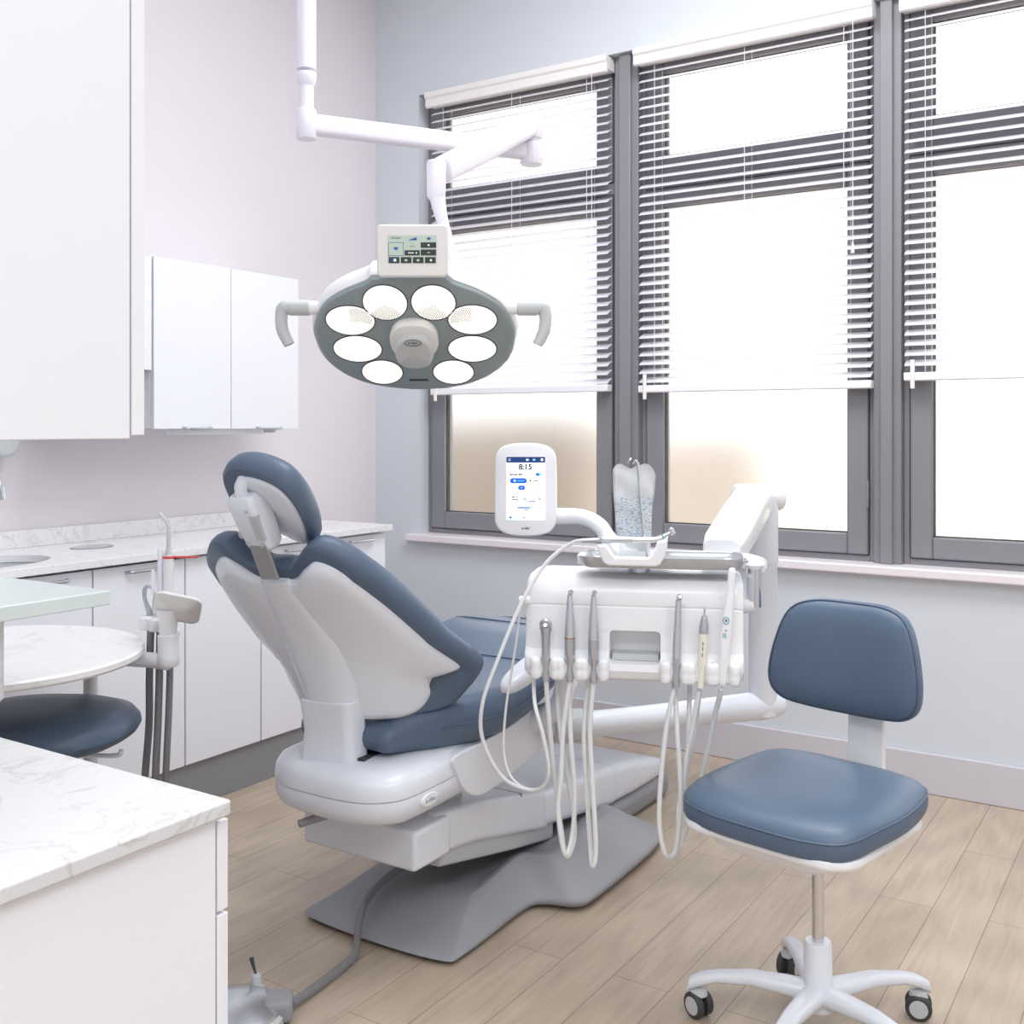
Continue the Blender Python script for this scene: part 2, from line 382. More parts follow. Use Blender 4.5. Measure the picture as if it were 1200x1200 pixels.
# ------------------------------------------------------------------ venetian blinds
def blind(x0, x1, zb, label):
    t = thing('venetian_blind', label, 'blind', ((x0 + x1) / 2, -0.0, zb), 'white venetian blinds in the windows')
    v = [(-0.012, 2.79), (-0.026, 2.795), (-0.026, 2.83), (-0.034, 2.838), (-0.034, 2.862), (0.05, 2.862), (0.05, 2.805), (-0.012, 2.805)]
    MB().slab(v, x0 - 0.012, x1 + 0.012, frame((0, 0, 0), (0, 1, 0), (0, 0, 1), (1, 0, 0))).build('valance', M['valance'], t, bev=0.002)
    sl = MB(); z = 2.775; ta = R(27); yc = 0.026
    while z > zb + 0.045:
        c, s_ = math.cos(ta), math.sin(ta)
        pr = []
        for k in range(5):
            q = (k / 4 - 0.5) * 0.05; bow = 0.0022 * (1 - (2 * k / 4 - 1) ** 2)
            pr.append((yc + q * c - bow * s_, z + q * s_ + bow * c))
        V0 = [sl.bm.verts.new((x0, y, zz)) for y, zz in pr] ; V1 = [sl.bm.verts.new((x1, y, zz)) for y, zz in pr]
        V2 = [sl.bm.verts.new((x0, y + 0.0009, zz - 0.0018)) for y, zz in pr]; V3 = [sl.bm.verts.new((x1, y + 0.0009, zz - 0.0018)) for y, zz in pr]
        for k in range(4):
            sl.face((V0[k], V0[k + 1], V1[k + 1], V1[k])); sl.face((V2[k], V3[k], V3[k + 1], V2[k + 1]))
        for A, B in ((V0, V2), (V1, V3)):
            for k in range(4): sl.face((A[k], A[k + 1], B[k + 1], B[k]))
        sl.face((V0[0], V1[0], V3[0], V2[0])); sl.face((V0[4], V1[4], V3[4], V2[4]))
        z -= 0.0365
    sl.build('slats', M['slat_t'], t)
    br = MB().box(x0 - 0.002, x1 + 0.002, yc - 0.027, yc + 0.02, zb, zb + 0.03).build('bottom_rail', M['slat'], t, bev=0.004)
    for xx in (x0 + 0.085, (x0 + x1) / 2, x1 - 0.085):
        MB().cyl((xx - 0.012, yc - 0.026, 2.79), (xx - 0.012, yc - 0.026, zb + 0.015), 0.0011, n=6).cyl((xx, yc + 0.024, 2.79), (xx, yc + 0.024, zb + 0.015), 0.0011, n=6).build('ladder_cord', M['slat'], t)
    MB().cyl((x1 - 0.055, -0.032, 2.79), (x1 - 0.055, -0.032, 1.98), 0.0014, n=6).lathe([(0.001, 0.045), (0.004, 0.03), (0.006, 0), (0.004, -0.002)], (x1 - 0.055, -0.032, 1.94)).build('pull_cord', M['valance'], t)
    MB().cyl((x0 + 0.03, yc - 0.03, zb + 0.075), (x0 + 0.03, yc - 0.03, zb - 0.028), 0.008, n=12).build('wand', M['valance'], t)
    return t
blind(0.335, 1.265, 1.452, 'leftmost venetian blind, partly hidden behind the overhead lamp')
blind(1.412, 2.352, 1.444, 'middle venetian blind, above the window behind the instrument tray')
blind(2.47, 3.40, 1.468, 'rightmost venetian blind, cut off by the right edge of the photo')

# ------------------------------------------------------------------ left wall: base cabinets, worktop, sink
def bar_handle(parent, p0, p1, out, r=0.005):
    p0, p1, out = Vector(p0), Vector(p1), Vector(out); d = (p1 - p0)
    MB().tube([p0, p0 + out * 0.8 + d * 0.06, p0 + out + d * 0.25, p0 + out * 1.05 + d * 0.5, p0 + out + d * 0.75, p1 + out * 0.8 - d * 0.06, p1], r, 8).build('handle', M['steel_dark'], parent)
base_lab = ['white base cabinet below the sink, beside the grey suction hoses', 'white base cabinet with a steel handle behind the suction holder', 'white base cabinet directly left of the chair backrest, below the worktop',
            'white base cabinet behind the chair backrest, with a steel handle right of the headrest', 'white drawer unit at the window end of the worktop']
ys = [-2.28, -1.922, -1.564, -1.217, -0.859, -0.509]
for i in range(5):
    a, b = ys[i], ys[i + 1]
    t = thing('base_cabinet', base_lab[i], 'cabinet', (0.25, (a + b) / 2, 0), 'base cabinets along the left wall')
    MB().box(0.01, 0.465, a + 0.001, b - 0.001, 0.152, (0.69, 0.77, 0.867, 0.867, 0.867)[i]).build('carcass', M['lam_base'], t)
    MB().box(0.02, 0.472, a, b, 0, 0.151).build('toe_kick', M['toe'], t)
    if i < 4:
        d = MB().box(0.467, 0.485, a + 0.003, b - 0.003, 0.156, 0.858).build('door', M['lam_base'], t, bev=0.0015)
        if i != 2: bar_handle(d, (0.485, a + 0.12, 0.838), (0.485, b - 0.09, 0.838), (0.022, 0, 0))
    else:
        for z0, z1 in ((0.156, 0.40), (0.406, 0.69), (0.696, 0.858)):
            d = MB().box(0.467, 0.485, a + 0.003, b - 0.003, z0, z1).build('drawer', M['lam_base'], t, bev=0.0015)
            bar_handle(d, (0.485, a + 0.12, z1 - 0.02), (0.485, b - 0.09, z1 - 0.02), (0.022, 0, 0))
# worktop with two openings
def holed_top(outer, holes, z0, z1):
    mb = MB(); bm = mb.bm
    for z in (z0, z1):
        edges = []
        for lp in [outer] + holes:
            vs = [bm.verts.new((p[0], p[1], z)) for p in lp]
            edges += [bm.edges.new((vs[k], vs[(k + 1) % len(vs)])) for k in range(len(vs))]
        bmesh.ops.triangle_fill(bm, use_beauty=True, edges=edges)
    for lp in [outer] + holes:
        lo = [bm.verts.new((p[0], p[1], z0)) for p in lp]; hi = [bm.verts.new((p[0], p[1], z1)) for p in lp]
        for k in range(len(lp)): mb.face((lo[k], lo[(k + 1) % len(lp)], hi[(k + 1) % len(lp)], hi[k]))
    bmesh.ops.remove_doubles(bm, verts=bm.verts, dist=1e-5)
    return mb
ct = thing('countertop', 'white speckled quartz worktop along the left wall with a sink opening', 'countertop', (0.26, -1.5, 0.868))
sink_o = ell(0.165, 0.24, 48, 0.275, -2.19); hole_o = ell(0.058, 0.075, 32, 0.2, -1.72)
holed_top([(0.002, -2.7), (0.515, -2.7), (0.515, -0.497), (0.002, -0.497)], [sink_o, hole_o], 0.868, 0.893).build('worktop', M['quartz'], ct, bev=0.002)
MB().box(0.002, 0.02, -2.7, -0.74, 0.893, 0.952).build('backsplash', M['quartz'], ct, bev=0.002)
MB().puck(ell(0.172, 0.247, 48, 0.275, -2.19), [(1.0, 0.8675), (0.98, 0.8675), (0.95, 0.8), (0.85, 0.73), (0.5, 0.71), (0.06, 0.705), (0.05, 0.70), (0.5, 0.705), (0.86, 0.722), (0.97, 0.8), (1.0, 0.86)], None, (0.275, -2.19)).build('sink_basin', M['steel_dark'], ct)
MB().puck(hole_o, [(1.0, 0.895), (0.93, 0.896), (0.92, 0.8), (0.0, 0.78), (0.95, 0.775), (0.99, 0.86)], None, (0.2, -1.72)).build('waste_opening_liner', M['steel'], ct)
fa = thing('faucet', 'chrome gooseneck faucet over the sink at the left edge', 'faucet', (0.085, -2.2, 0.893))
MB().lathe([(0.024, 0), (0.024, 0.012), (0.014, 0.016), (0.012, 0.03)], (0.085, -2.2, 0.8935)).build('faucet_base', M['chrome'], fa)
MB().tube([(0.085, -2.2, 0.91), (0.085, -2.2, 1.12), (0.11, -2.185, 1.2), (0.19, -2.16, 1.235), (0.27, -2.13, 1.19), (0.3, -2.115, 1.13), (0.31, -2.11, 1.08)], 0.0095, 14).build('spout', M['chrome'], fa)
di = thing('dispenser', 'pale grey rounded dispenser on the left wall above the sink', 'dispenser', (0.05, -2.01, 1.2))
MB().slab(rrect(0.24, 0.26, 0.05, 8, -2.035, 1.332), 0.001, 0.1, frame((0, 0, 0), (0, 1, 0), (0, 0, 1), (1, 0, 0))).build('body', M['pale_grey'], di, bev=0.012, seg=3)

# wall cabinets
wc = thing('wall_cabinet', 'white two-door wall cabinet on the left wall', 'wall cabinet', (0.17, -1.236, 1.297))
MB().box(0.0, 0.33, -1.586, -0.885, 1.297, 1.887).build('carcass', M['lam'], wc, bev=0.001)
for a, b in ((-1.586, -1.237), (-1.237, -0.885)):
    d = MB().box(0.332, 0.35, a + 0.0015, b - 0.0015, 1.295, 1.889).build('door', M['lam'], wc, bev=0.0012)
    bar_handle(d, (0.35, a + 0.125, 1.3), (0.35, b - 0.1, 1.3), (0.024, 0, -0.004), 0.0045)
nc = thing('wall_niche', 'narrow white wall unit with a grey open niche left of the two-door wall cabinet', 'wall cabinet', (0.16, -1.72, 1.297))
MB().box(0.0, 0.3, -1.86, -1.588, 1.5, 1.884).build('carcass', M['lam'], nc, bev=0.001)
MB().box(0.0, 0.04, -1.86, -1.588, 1.297, 1.5).box(0.04, 0.3, -1.602, -1.588, 1.297, 1.5).box(0.04, 0.3, -1.86, -1.85, 1.297, 1.5).box(0.0, 0.3, -1.86, -1.588, 1.287, 1.297).build('niche', M['pale_grey'], nc)
MB().box(0.302, 0.345, -1.86, -1.59, 1.497, 1.886).build('door', M['lam'], nc, bev=0.0012)
ul = thing('under_cabinet_light', 'slim white light bar under the two-door wall cabinet', 'light bar', (0.28, -1.2, 1.27))
MB().slab(rrect(0.1, 0.42, 0.03, 6, 0.26, -1.23), 1.274, 1.2965).build('housing', M['white'], ul, bev=0.005)
MB().slab(rrect(0.06, 0.12, 0.02, 6, 0.26, -1.0), 1.28, 1.2965).build('switch_box', M['pale_grey'], ul, bev=0.003)

# ------------------------------------------------------------------ foreground cabinets at left
fc = thing('island_cabinet', 'white drawer cabinet in the left foreground with a plain end panel', 'cabinet', (1.9, -3.5, 0))
MB().box(1.3, 2.45, -3.79, -3.2, 0.08, 0.874).build('carcass', M['lam'], fc)
MB().box(2.452, 2.47, -3.79, -3.1955, 0.0, 0.874).build('end_panel', M['lam'], fc, bev=0.001)
MB().box(1.3, 2.45, -3.79, -3.23, 0.0, 0.08).build('toe_kick', M['toe'], fc)
for z0, z1 in ((0.085, 0.424), (0.428, 0.765), (0.7695, 0.868)):
    d = MB().box(1.3, 2.4695, -3.1925, -3.1775, z0, z1).build('drawer', M['lam'], fc, bev=0.001)
fct = MB().box(1.3, 2.481, -3.79, -3.183, 0.875, 0.893).build('countertop', M['quartz_island'], bev=0.003)
tag(fct, 'white veined quartz top of the left foreground cabinet', 'countertop')
uc = thing('overhead_cabinet', 'large white overhead cabinet at the upper left, nearest the camera', 'wall cabinet', (1.9, -3.5, 1.289))
MB().box(1.3, 2.45, -3.79, -3.308, 1.2885, 2.2).build('carcass', M['lam'], uc)
MB().box(2.452, 2.47, -3.79, -3.3065, 1.2885, 2.2).build('end_panel', M['lam'], uc, bev=0.001)
MB().box(1.3, 2.469, -3.304, -3.288, 1.292, 2.2).build('door', M['lam'], uc, bev=0.001)

# ------------------------------------------------------------------ glass ledge, round table, suction holder, far stool
gl = thing('glass_ledge', 'thick pale green glass ledge on a white post at the left edge', 'shelf', (1.42, -2.86, 0))
MB().box(0.95, 1.573, -3.12, -2.664, 0.952, 0.98).build('glass_top', M['ledge_glass'], gl, bev=0.002)
MB().lathe([(0.043, 0.0), (0.048, 0.006), (0.048, 0.07), (0.046, 0.072), (0.048, 0.074), (0.048, 0.165)], (1.455, -2.87, 0.787)).build('collar', M['white'], gl)
MB().tube([(1.455, -2.87, 0.79), (1.46, -2.875, 0.7), (1.44, -2.9, 0.4), (1.44, -2.9, 0.02)], 0.022, 12).lathe([(0.13, 0), (0.13, 0.012), (0.03, 0.022)], (1.44, -2.9, 0)).build('post', M['grey'], gl)

rt = thing('round_table', 'round white marble-topped side table at the left, above the far stool', 'table', (0.88, -2.5, 0))
MB().puck(ell(0.37, 0.37, 72, 0.875, -2.505), [(0.01, 0.75), (0.6, 0.75), (0.985, 0.75), (1.0, 0.745), (1.0, 0.733), (0.985, 0.727), (0.01, 0.727)], None, (0.875, -2.505)).build('tabletop', M['marble'], rt)
MB().box(0.62, 0.95, -2.3, -2.1, 0.69, 0.7265).tube([(0.85, -2.35, 0.705), (1.0, -2.27, 0.71), (1.12, -2.215, 0.708), (1.18, -2.2, 0.705)], 0.02, 14).build('support_arm', M['white'], rt, bev=0.008)
MB().cyl((0.666, -2.06, 0.0), (0.666, -2.06, 0.72), 0.02).lathe([(0.15, 0), (0.15, 0.015), (0.03, 0.03), (0.02, 0.05)], (0.666, -2.06, 0)).box(0.64, 0.8, -2.2, -2.05, 0.69, 0.72).build('column', M['pale_grey'], rt)

camR = Vector((0.8398, 0.5429, 0)); camF = Vector((-0.5429, 0.8398, 0)); UP = Vector((0, 0, 1))
hub = Vector((1.176, -2.2, 0.0))
H = frame(hub, camR, camF, UP)        # a frame turned the way the holder faces
sh = thing('suction_holder', 'white swivel holder with a tilted touchpad beside the round table', 'instrument holder', H(0, 0, 0.69))
MB().lathe([(0.024, 0), (0.027, 0.006), (0.027, 0.03), (0.026, 0.032), (0.026, 0.078), (0.022, 0.08), (0.022, 0.1)], H(0, 0, 0.697)).build('hub', M['white'], sh)
ty = (UP * 0.72 - camF * 0.55 + camR * 0.28).normalized(); tx = (camR - ty * camR.dot(ty)).normalized(); tn = tx.cross(ty)
MB().puck(rrect(0.118, 0.094, 0.022, 8), [(0.01, -0.008), (0.97, -0.008), (1, -0.006), (1, 0.0), (0.97, 0.002), (0.86, 0.004), (0.62, 0.016), (0.4, 0.02), (0.01, 0.02)], frame(H(0.022, 0.0, 0.842), tx, ty, tn)).build('touchpad', M['warm_white'], sh)
MB().lathe([(0.023, 0.0), (0.022, 0.012), (0.027, 0.035), (0.03, 0.05)], H(0.0, 0.0, 0.79)).build('neck', M['white'], sh)
hold = MB()
for k in range(3): hold.lathe([(0.017, 0), (0.021, 0.006), (0.021, 0.03), (0.016, 0.036)], H(-0.03 - 0.024 * k, 0.07, 0.768 + 0.004 * k))
hold.tube([H(-0.085, 0.07, 0.79), H(-0.04, 0.07, 0.785), H(0, 0.05, 0.775), H(0, 0, 0.765)], 0.014, 12).build('holder_bar', M['white'], sh)
ev = thing('suction_tip', 'white suction handpiece with a red band and clear bent tip, beside the touchpad', 'suction handpiece', H(-0.02, 0.06, 0.78))
E0 = lambda u, v, h=0.0: H(u, v + 0.07, h)
MB().lathe([(0.012, 0), (0.0135, 0.03), (0.0135, 0.19), (0.011, 0.193)], E0(-0.022, 0, 0.775)).build('body', M['white'], ev)
MB().lathe([(0.0138, 0), (0.0138, 0.007)], E0(-0.022, 0, 0.96)).box(-0.033, 0.055, -0.003, 0.003, 0.9615, 0.966, E0).build('band', M['red'], ev)
MB().lathe([(0.011, 0), (0.006, 0.022)], E0(-0.022, 0, 0.967)).build('collar', M['pale_grey'], ev)
MB().tube([E0(-0.022, 0, 0.985), E0(-0.022, 0, 1.03), E0(-0.026, 0, 1.052), E0(-0.046, 0, 1.078)], 0.0055, 10).build('tip', M['clear'], ev)
MB().tube([E0(-0.02, 0, 0.78), E0(-0.018, 0, 0.69), E0(-0.022, 0, 0.55), E0(-0.028, 0, 0.42), E0(-0.04, 0.02, 0.25)], 0.009, 10).build('hose', M['hose_g'], ev)
s1 = thing('suction_handpiece', 'slim lilac-white suction handpiece just left of the red-banded one', 'suction handpiece', E0(-0.044, 0, 0.775))
MB().lathe([(0.0075, 0), (0.0075, 0.205), (0.006, 0.21)], E0(-0.043, 0, 0.775)).build('body', M['lilac'], s1)
MB().tube([E0(-0.044, 0, 0.78), E0(-0.046, 0, 0.65), E0(-0.05, 0, 0.52), E0(-0.056, 0, 0.38), E0(-0.065, 0.03, 0.2)], 0.0098, 10).build('hose', M['hose_g'], s1)
s2 = thing('air_syringe', 'steel curved syringe at the left end of the suction holder', 'dental syringe', E0(-0.07, 0, 0.775))
MB().tube([E0(-0.068, 0, 0.775), E0(-0.072, 0, 0.82), E0(-0.084, 0, 0.86), E0(-0.082, 0, 0.884), E0(-0.068, 0, 0.886), E0(-0.06, 0, 0.87)], [0.009, 0.008, 0.006, 0.005, 0.004, 0.004], 10).tube([E0(-0.062, 0, 0.775), E0(-0.061, 0, 0.83), E0(-0.056, 0, 0.87)], 0.004, 8).box(-0.07, -0.056, -0.003, 0.003, 0.79, 0.8, E0).build('body', M['steel_dark'], s2)
MB().lathe([(0.0045, 0), (0.0045, 0.06), (0.003, 0.064)], E0(-0.06, -0.008, 0.868)).build('nozzle', M['white'], s2)
MB().tube([E0(-0.068, 0, 0.78), E0(-0.075, 0.01, 0.65), E0(-0.086, 0.04, 0.52), E0(-0.1, 0.05, 0.38), E0(-0.115, 0.06, 0.2)], 0.0098, 10).build('hose', M['hose_g'], s2)

def star_base(t, c, ang0, r, metal, zc=0.085):
    c = Vector(c)
    b = MB().lathe([(0.02, 0.06), (0.034, 0.065), (0.036, 0.1), (0.03, 0.118), (0.029, 0.2), (0.026, 0.206)], c)
    b.build('hub', metal, t)
    for k in range(5):
        a = R(ang0 + 72 * k); d = Vector((math.cos(a), math.sin(a), 0)); s = Vector((-d.y, d.x, 0))
        rings = []
        for q, hw, z, hh in ((0.02, 0.026, 0.095, 0.02), (0.06, 0.024, 0.1, 0.017), (0.14, 0.02, 0.104, 0.013), (r - 0.05, 0.017, 0.095, 0.011), (r - 0.012, 0.017, 0.083, 0.013), (r + 0.012, 0.015, 0.07, 0.012), (r + 0.016, 0.012, 0.062, 0.008)):
            rings.append([c + d * q + s * u + UP * (z + v) for u, v in rrect(2 * hw, 2 * hh, hh * 0.8, 4)])
        MB().loft(rings).build('leg', metal, t)
        p = c + d * (r + 0.004)
        cs = MB(); ax = (s * 0.8 + d * 0.6).normalized()
        w_ = p + UP * 0.028 - d * 0.012
        for sg in (-1, 1):
            cs.lathe([(0.006, -0.008), (0.024, -0.008), (0.028, -0.004), (0.028, 0.004), (0.024, 0.008), (0.006, 0.008)], w_ + ax * 0.014 * sg, ax, 24)
        co = cs.build('caster', M['dark'], t)
        MB().lathe([(0.001, 0.0225), (0.019, 0.0225), (0.021, 0.02)], w_, ax, 24).lathe([(0.001, -0.0225), (0.019, -0.0225), (0.021, -0.02)], w_, ax, 24).cyl(p + UP * 0.03, p + UP * 0.066, 0.007).lathe([(0.02, 0.0), (0.018, 0.01), (0.006, 0.014)], w_ + UP * 0.021).build('hubcap', M['pale_grey'], co)

def stool_base(t, c, ztop, ang0, r=0.25):
    star_base(t, c, ang0, r, M['chair_white'])
    MB().cyl(Vector(c) + UP * 0.19, Vector(c) + UP * ztop, 0.0125).build('gas_lift', M['chrome'], t)
fs = thing('operator_stool', 'blue-seated stool under the round table at the left, mostly hidden', 'stool', (0.95, -2.38, 0), 'blue dental stools')
Fs = frame((0.93, -2.395, 0.0), (0.86, 0.5, 0), (-0.5, 0.86, 0), (0, 0, 1))
MB().puck(ell(0.235, 0.215, 64, 0, 0, 2.5), [(0.01, 0.598), (0.4, 0.6), (0.75, 0.594), (0.92, 0.58), (0.99, 0.56), (1.0, 0.545), (0.96, 0.528), (0.85, 0.515), (0.01, 0.51)], Fs).build('seat', M['vinyl'], fs)
MB().puck(rrect(0.2, 0.16, 0.05, 6), [(0.01, 0.51), (1, 0.51), (1, 0.49), (0.8, 0.465), (0.01, 0.46)], Fs).tube([Fs(0.05, 0, 0.485), Fs(0.18, 0.02, 0.475), Fs(0.2, 0.02, 0.49)], 0.006, 8).build('seat_pan', M['chair_white'], fs)
stool_base(fs, (0.93, -2.395, 0), 0.47, 20)

# ------------------------------------------------------------------ near stool
st = thing('operator_stool', 'blue dental stool with a padded backrest standing in the right foreground', 'stool', (2.685, -1.75, 0), 'blue dental stools')
sa = R(-11)
sx, sy = Vector((math.cos(sa), math.sin(sa), 0)), Vector((-math.sin(sa), math.cos(sa), 0))
Q0 = frame((2.657, -1.745, 0.018), sx, sy, UP)
Q = lambda u, v, h=0.0: Q0(u * 0.965, v * 0.965, h)
seat_ol = [tuple(p)[:2] for p in spline([(x, y, 0) for x, y in ((0, -0.215), (0.13, -0.208), (0.2, -0.17), (0.222, -0.05), (0.222, 0.08), (0.2, 0.19), (0.13, 0.225), (0, 0.232), (-0.13, 0.225), (-0.2, 0.19), (-0.222, 0.08), (-0.222, -0.05), (-0.2, -0.17), (-0.13, -0.208))], 6, True)]
def seat_h(u, v, h):   # waterfall front edge and a slight dish
    k = max(0, (-v - 0.08)) ** 2 * 0.9
    d = 0.01 * (1 - min(1, (u * u + v * v) / 0.045)) if h > 0.5 else 0
    return Q(u, v, h - k - d + 0.012 * (v > 0) * (v / 0.23) ** 2)
MB().puck(seat_ol, [(0.01, 0.527), (0.3, 0.527), (0.55, 0.527), (0.75, 0.525), (0.88, 0.519), (0.95, 0.511), (0.985, 0.502), (1.0, 0.49), (1.0, 0.474), (0.985, 0.464), (0.9, 0.458), (0.01, 0.455)], seat_h).build('seat', M['vinyl'], st)
se = MB()
for hh, rr_ in ((0.4985, 0.992),):
    se.tube([seat_h(p[0] * rr_, p[1] * rr_, hh) for p in seat_ol + [seat_ol[0]]], 0.0022, 6, 1)
se.build('seat_piping', M['seam'], st)
pan = MB().puck(rrect(0.41, 0.41, 0.07, 8), [(0.01, 0.456), (0.98, 0.456), (1.0, 0.45), (1.0, 0.438), (0.97, 0.432), (0.01, 0.432)], Q)
pan.puck(rrect(0.29, 0.37, 0.05, 6), [(0.01, 0.433), (1.0, 0.433), (0.95, 0.412), (0.7, 0.386), (0.4, 0.38), (0.01, 0.38)], Q)
pan.box(0.10, 0.19, 0.0, 0.13, 0.418, 0.445, Q)
pan.build('seat_pan', M['white'], st, bev=0.004)
# backrest: leaning, wrapped around the sitter
def back_map(u, v, h):   # u across, v up, h towards the sitter
    lean = 0.10 * v
    return Q(u * 0.99 - 0.014, 0.25 + lean - h - 1.1 * u * u, 0.752 + v * 1.1)
bo = [tuple(p)[:2] for p in spline([(x, y, 0) for x, y in ((0, 0.115), (0.1, 0.112), (0.155, 0.085), (0.185, 0.01), (0.192, -0.06), (0.165, -0.098), (0.1, -0.112), (0, -0.116), (-0.1, -0.112), (-0.165, -0.098), (-0.192, -0.06), (-0.185, 0.01), (-0.155, 0.085), (-0.1, 0.112))], 6, True)]
bk = MB().puck(bo, [(0.01, 0.026), (0.35, 0.026), (0.65, 0.025), (0.85, 0.02), (0.95, 0.012), (1.0, -0.002), (1.0, -0.016), (0.96, -0.026), (0.8, -0.03), (0.01, -0.03)], back_map).build('backrest', M['vinyl'], st)
MB().tube([back_map(p[0] * 0.985, p[1] * 0.985, 0.006) for p in bo + [bo[0]]], 0.002, 6, 1).build('backrest_piping', M['seam'], bk)
arm = MB()
rings = []
for v, z, hw in ((0.15, 0.425, 0.046), (0.22, 0.425, 0.046), (0.268, 0.445, 0.046), (0.285, 0.49, 0.046), (0.288, 0.6, 0.046), (0.292, 0.75, 0.044)):
    rings.append((v, z, hw))
tang = []
for i, (v, z, hw) in enumerate(rings):
    a = rings[max(i - 1, 0)]; b = rings[min(i + 1, len(rings) - 1)]
    dv, dz = b[0] - a[0], b[1] - a[1]; l = math.hypot(dv, dz); nv, nz = -dz / l, dv / l
    tang.append([Q(u + 0.012, v + nv * q, z + nz * q) for u, q in rrect(2 * hw, 0.018, 0.006, 3)])
arm.loft(tang).build('back_bracket', M['white'], st)
stool_base(st, (2.685, -1.73, 0), 0.41, 35 + 90 - 3, 0.262)
MB().tube([Q(-0.005, 0.04, 0.09), Q(-0.012, 0.04, 0.12), Q(-0.012, 0.04, 0.155)], 0.007, 8).build('brake_lever', M['pale_grey'], st)

# ------------------------------------------------------------------ dental chair
dc = thing('dental_chair', 'blue-and-white reclining dental chair on a grey floor plate', 'dental chair', (1.615, -1.4, 0))
CX = 1.615
# floor plate
po = [(1.40, -1.93), (1.615, -1.945), (1.83, -1.93), (1.862, -1.87), (1.858, -1.6), (1.885, -1.535), (1.97, -1.5), (1.99, -1.42), (1.985, -1.1), (1.95, -0.93), (1.85, -0.86), (1.615, -0.83)]
po = po + [(2 * CX - x, y) for x, y in po[-2:0:-1]]
po = [tuple(p)[:2] for p in spline([(x, y, 0) for x, y in po], 5, True)]
def plate(u, v, h):
    return Vector((u, v, h * interp(v, [(-1.95, 0.75), (-1.8, 0.9), (-1.5, 1.25), (-1.2, 1.5), (-0.9, 1.3)])))
pl = MB().puck(po, [(0.01, 0.06), (0.3, 0.062), (0.48, 0.068), (0.58, 0.084), (0.66, 0.09), (0.74, 0.078), (0.87, 0.045), (0.94, 0.035), (0.98, 0.028), (1.0, 0.02), (1.0, 0.0), (0.01, 0.0)], plate, (CX, -1.35)).build('floor_plate', M['grey'], dc, sub=1)
# front foot cover
ffc = MB().box(CX - 0.175, CX + 0.175, -0.95, -0.51, 0.0, 0.085).build('foot_skirt', M['grey'], dc, bev=0.03, seg=4)
XZ = frame((0, 0, 0), (1, 0, 0), (0, 0, 1), (0, 1, 0))
def loft_y(secs, er=0.0, r=0.03, n=6):
    """secs: (y, cx, z0, z1, halfwidth) cross sections along y, rounded corners"""
    rings = []
    L_ = list(secs)
    if er:
        def shr(s, k):
            return (s[0], s[1], s[2] + er * k, s[3] - er * k, s[4] - er * k)
        a, b = L_[0], L_[-1]
        st_ = []
        for q in (90, 60, 35, 15):
            k = 1 - math.cos(R(q)); dy = er * math.sin(R(q)); s2 = shr(a, k * 0.95); st_.append((a[0] - dy + er * 0, *s2[1:]))
        en_ = []
        for q in (15, 35, 60, 90):
            k = 1 - math.cos(R(q)); dy = er * math.sin(R(q)); s2 = shr(b, k * 0.95); en_.append((b[0] + dy, *s2[1:]))
        L_ = st_ + L_ + en_
    for y, cx, z0, z1, hw in L_:
        rings.append([Vector((p[0], y, p[1])) for p in rrect(2 * hw, z1 - z0, min(r, (z1 - z0) * 0.45), n, cx, (z0 + z1) / 2)])
    return MB().loft(rings)
loft_y([(-0.92, CX, 0.085, 0.21, 0.172), (-0.8, CX, 0.083, 0.195, 0.178), (-0.65, CX, 0.08, 0.165, 0.176), (-0.545, CX, 0.076, 0.132, 0.165)], 0.016, 0.03).build('foot_cover', M['chair_white'], dc)
loft_y([(-1.37, CX, 0.15, 0.256, 0.176), (-1.2, CX, 0.125, 0.243, 0.178), (-0.945, CX, 0.09, 0.213, 0.178)], 0.004, 0.025).build('arm_cover', M['chair_white'], dc)
MB().box(CX - 0.17, CX + 0.1685, -1.49, -1.486, 0.27, 0.2822).build('cover_seam', M['grey'], dc)
MB().box(CX + 0.1, CX + 0.1675, -1.905, -1.875, 0.238, 0.262).build('pivot_slot', M['dark'], dc)
# lift arm
loft_y([(-1.86, CX, 0.232, 0.338, 0.165), (-1.7, CX, 0.215, 0.325, 0.168), (-1.36, CX, 0.14, 0.255, 0.172)], 0.008, 0.018).build('lift_arm', M['chair_white'], dc)
loft_y([(-1.83, CX, 0.19, 0.24, 0.15), (-1.5, CX, 0.125, 0.22, 0.155), (-1.3, CX, 0.09, 0.15, 0.155)], 0.01, 0.012).build('lift_arm_underside', M['pale_grey'], dc)
# rear box below the pump housing
rb = MB().box(CX - 0.182, CX + 0.182, -1.985, -1.84, 0.236, 0.332).build('rear_box', M['chair_white'], dc, bev=0.01, seg=3)
MB().tube([(CX + 0.02, -1.95, 0.372), (CX - 0.01, -2.02, 0.364), (CX - 0.06, -2.125, 0.35)], [0.014, 0.012, 0.0095], 10).build('release_lever', M['handle_grey'], dc)
MB().box(CX - 0.12, CX + 0.12, -1.96, -1.7, 0.325, 0.405).build('pivot_block', M['pale_grey'], dc, bev=0.005)
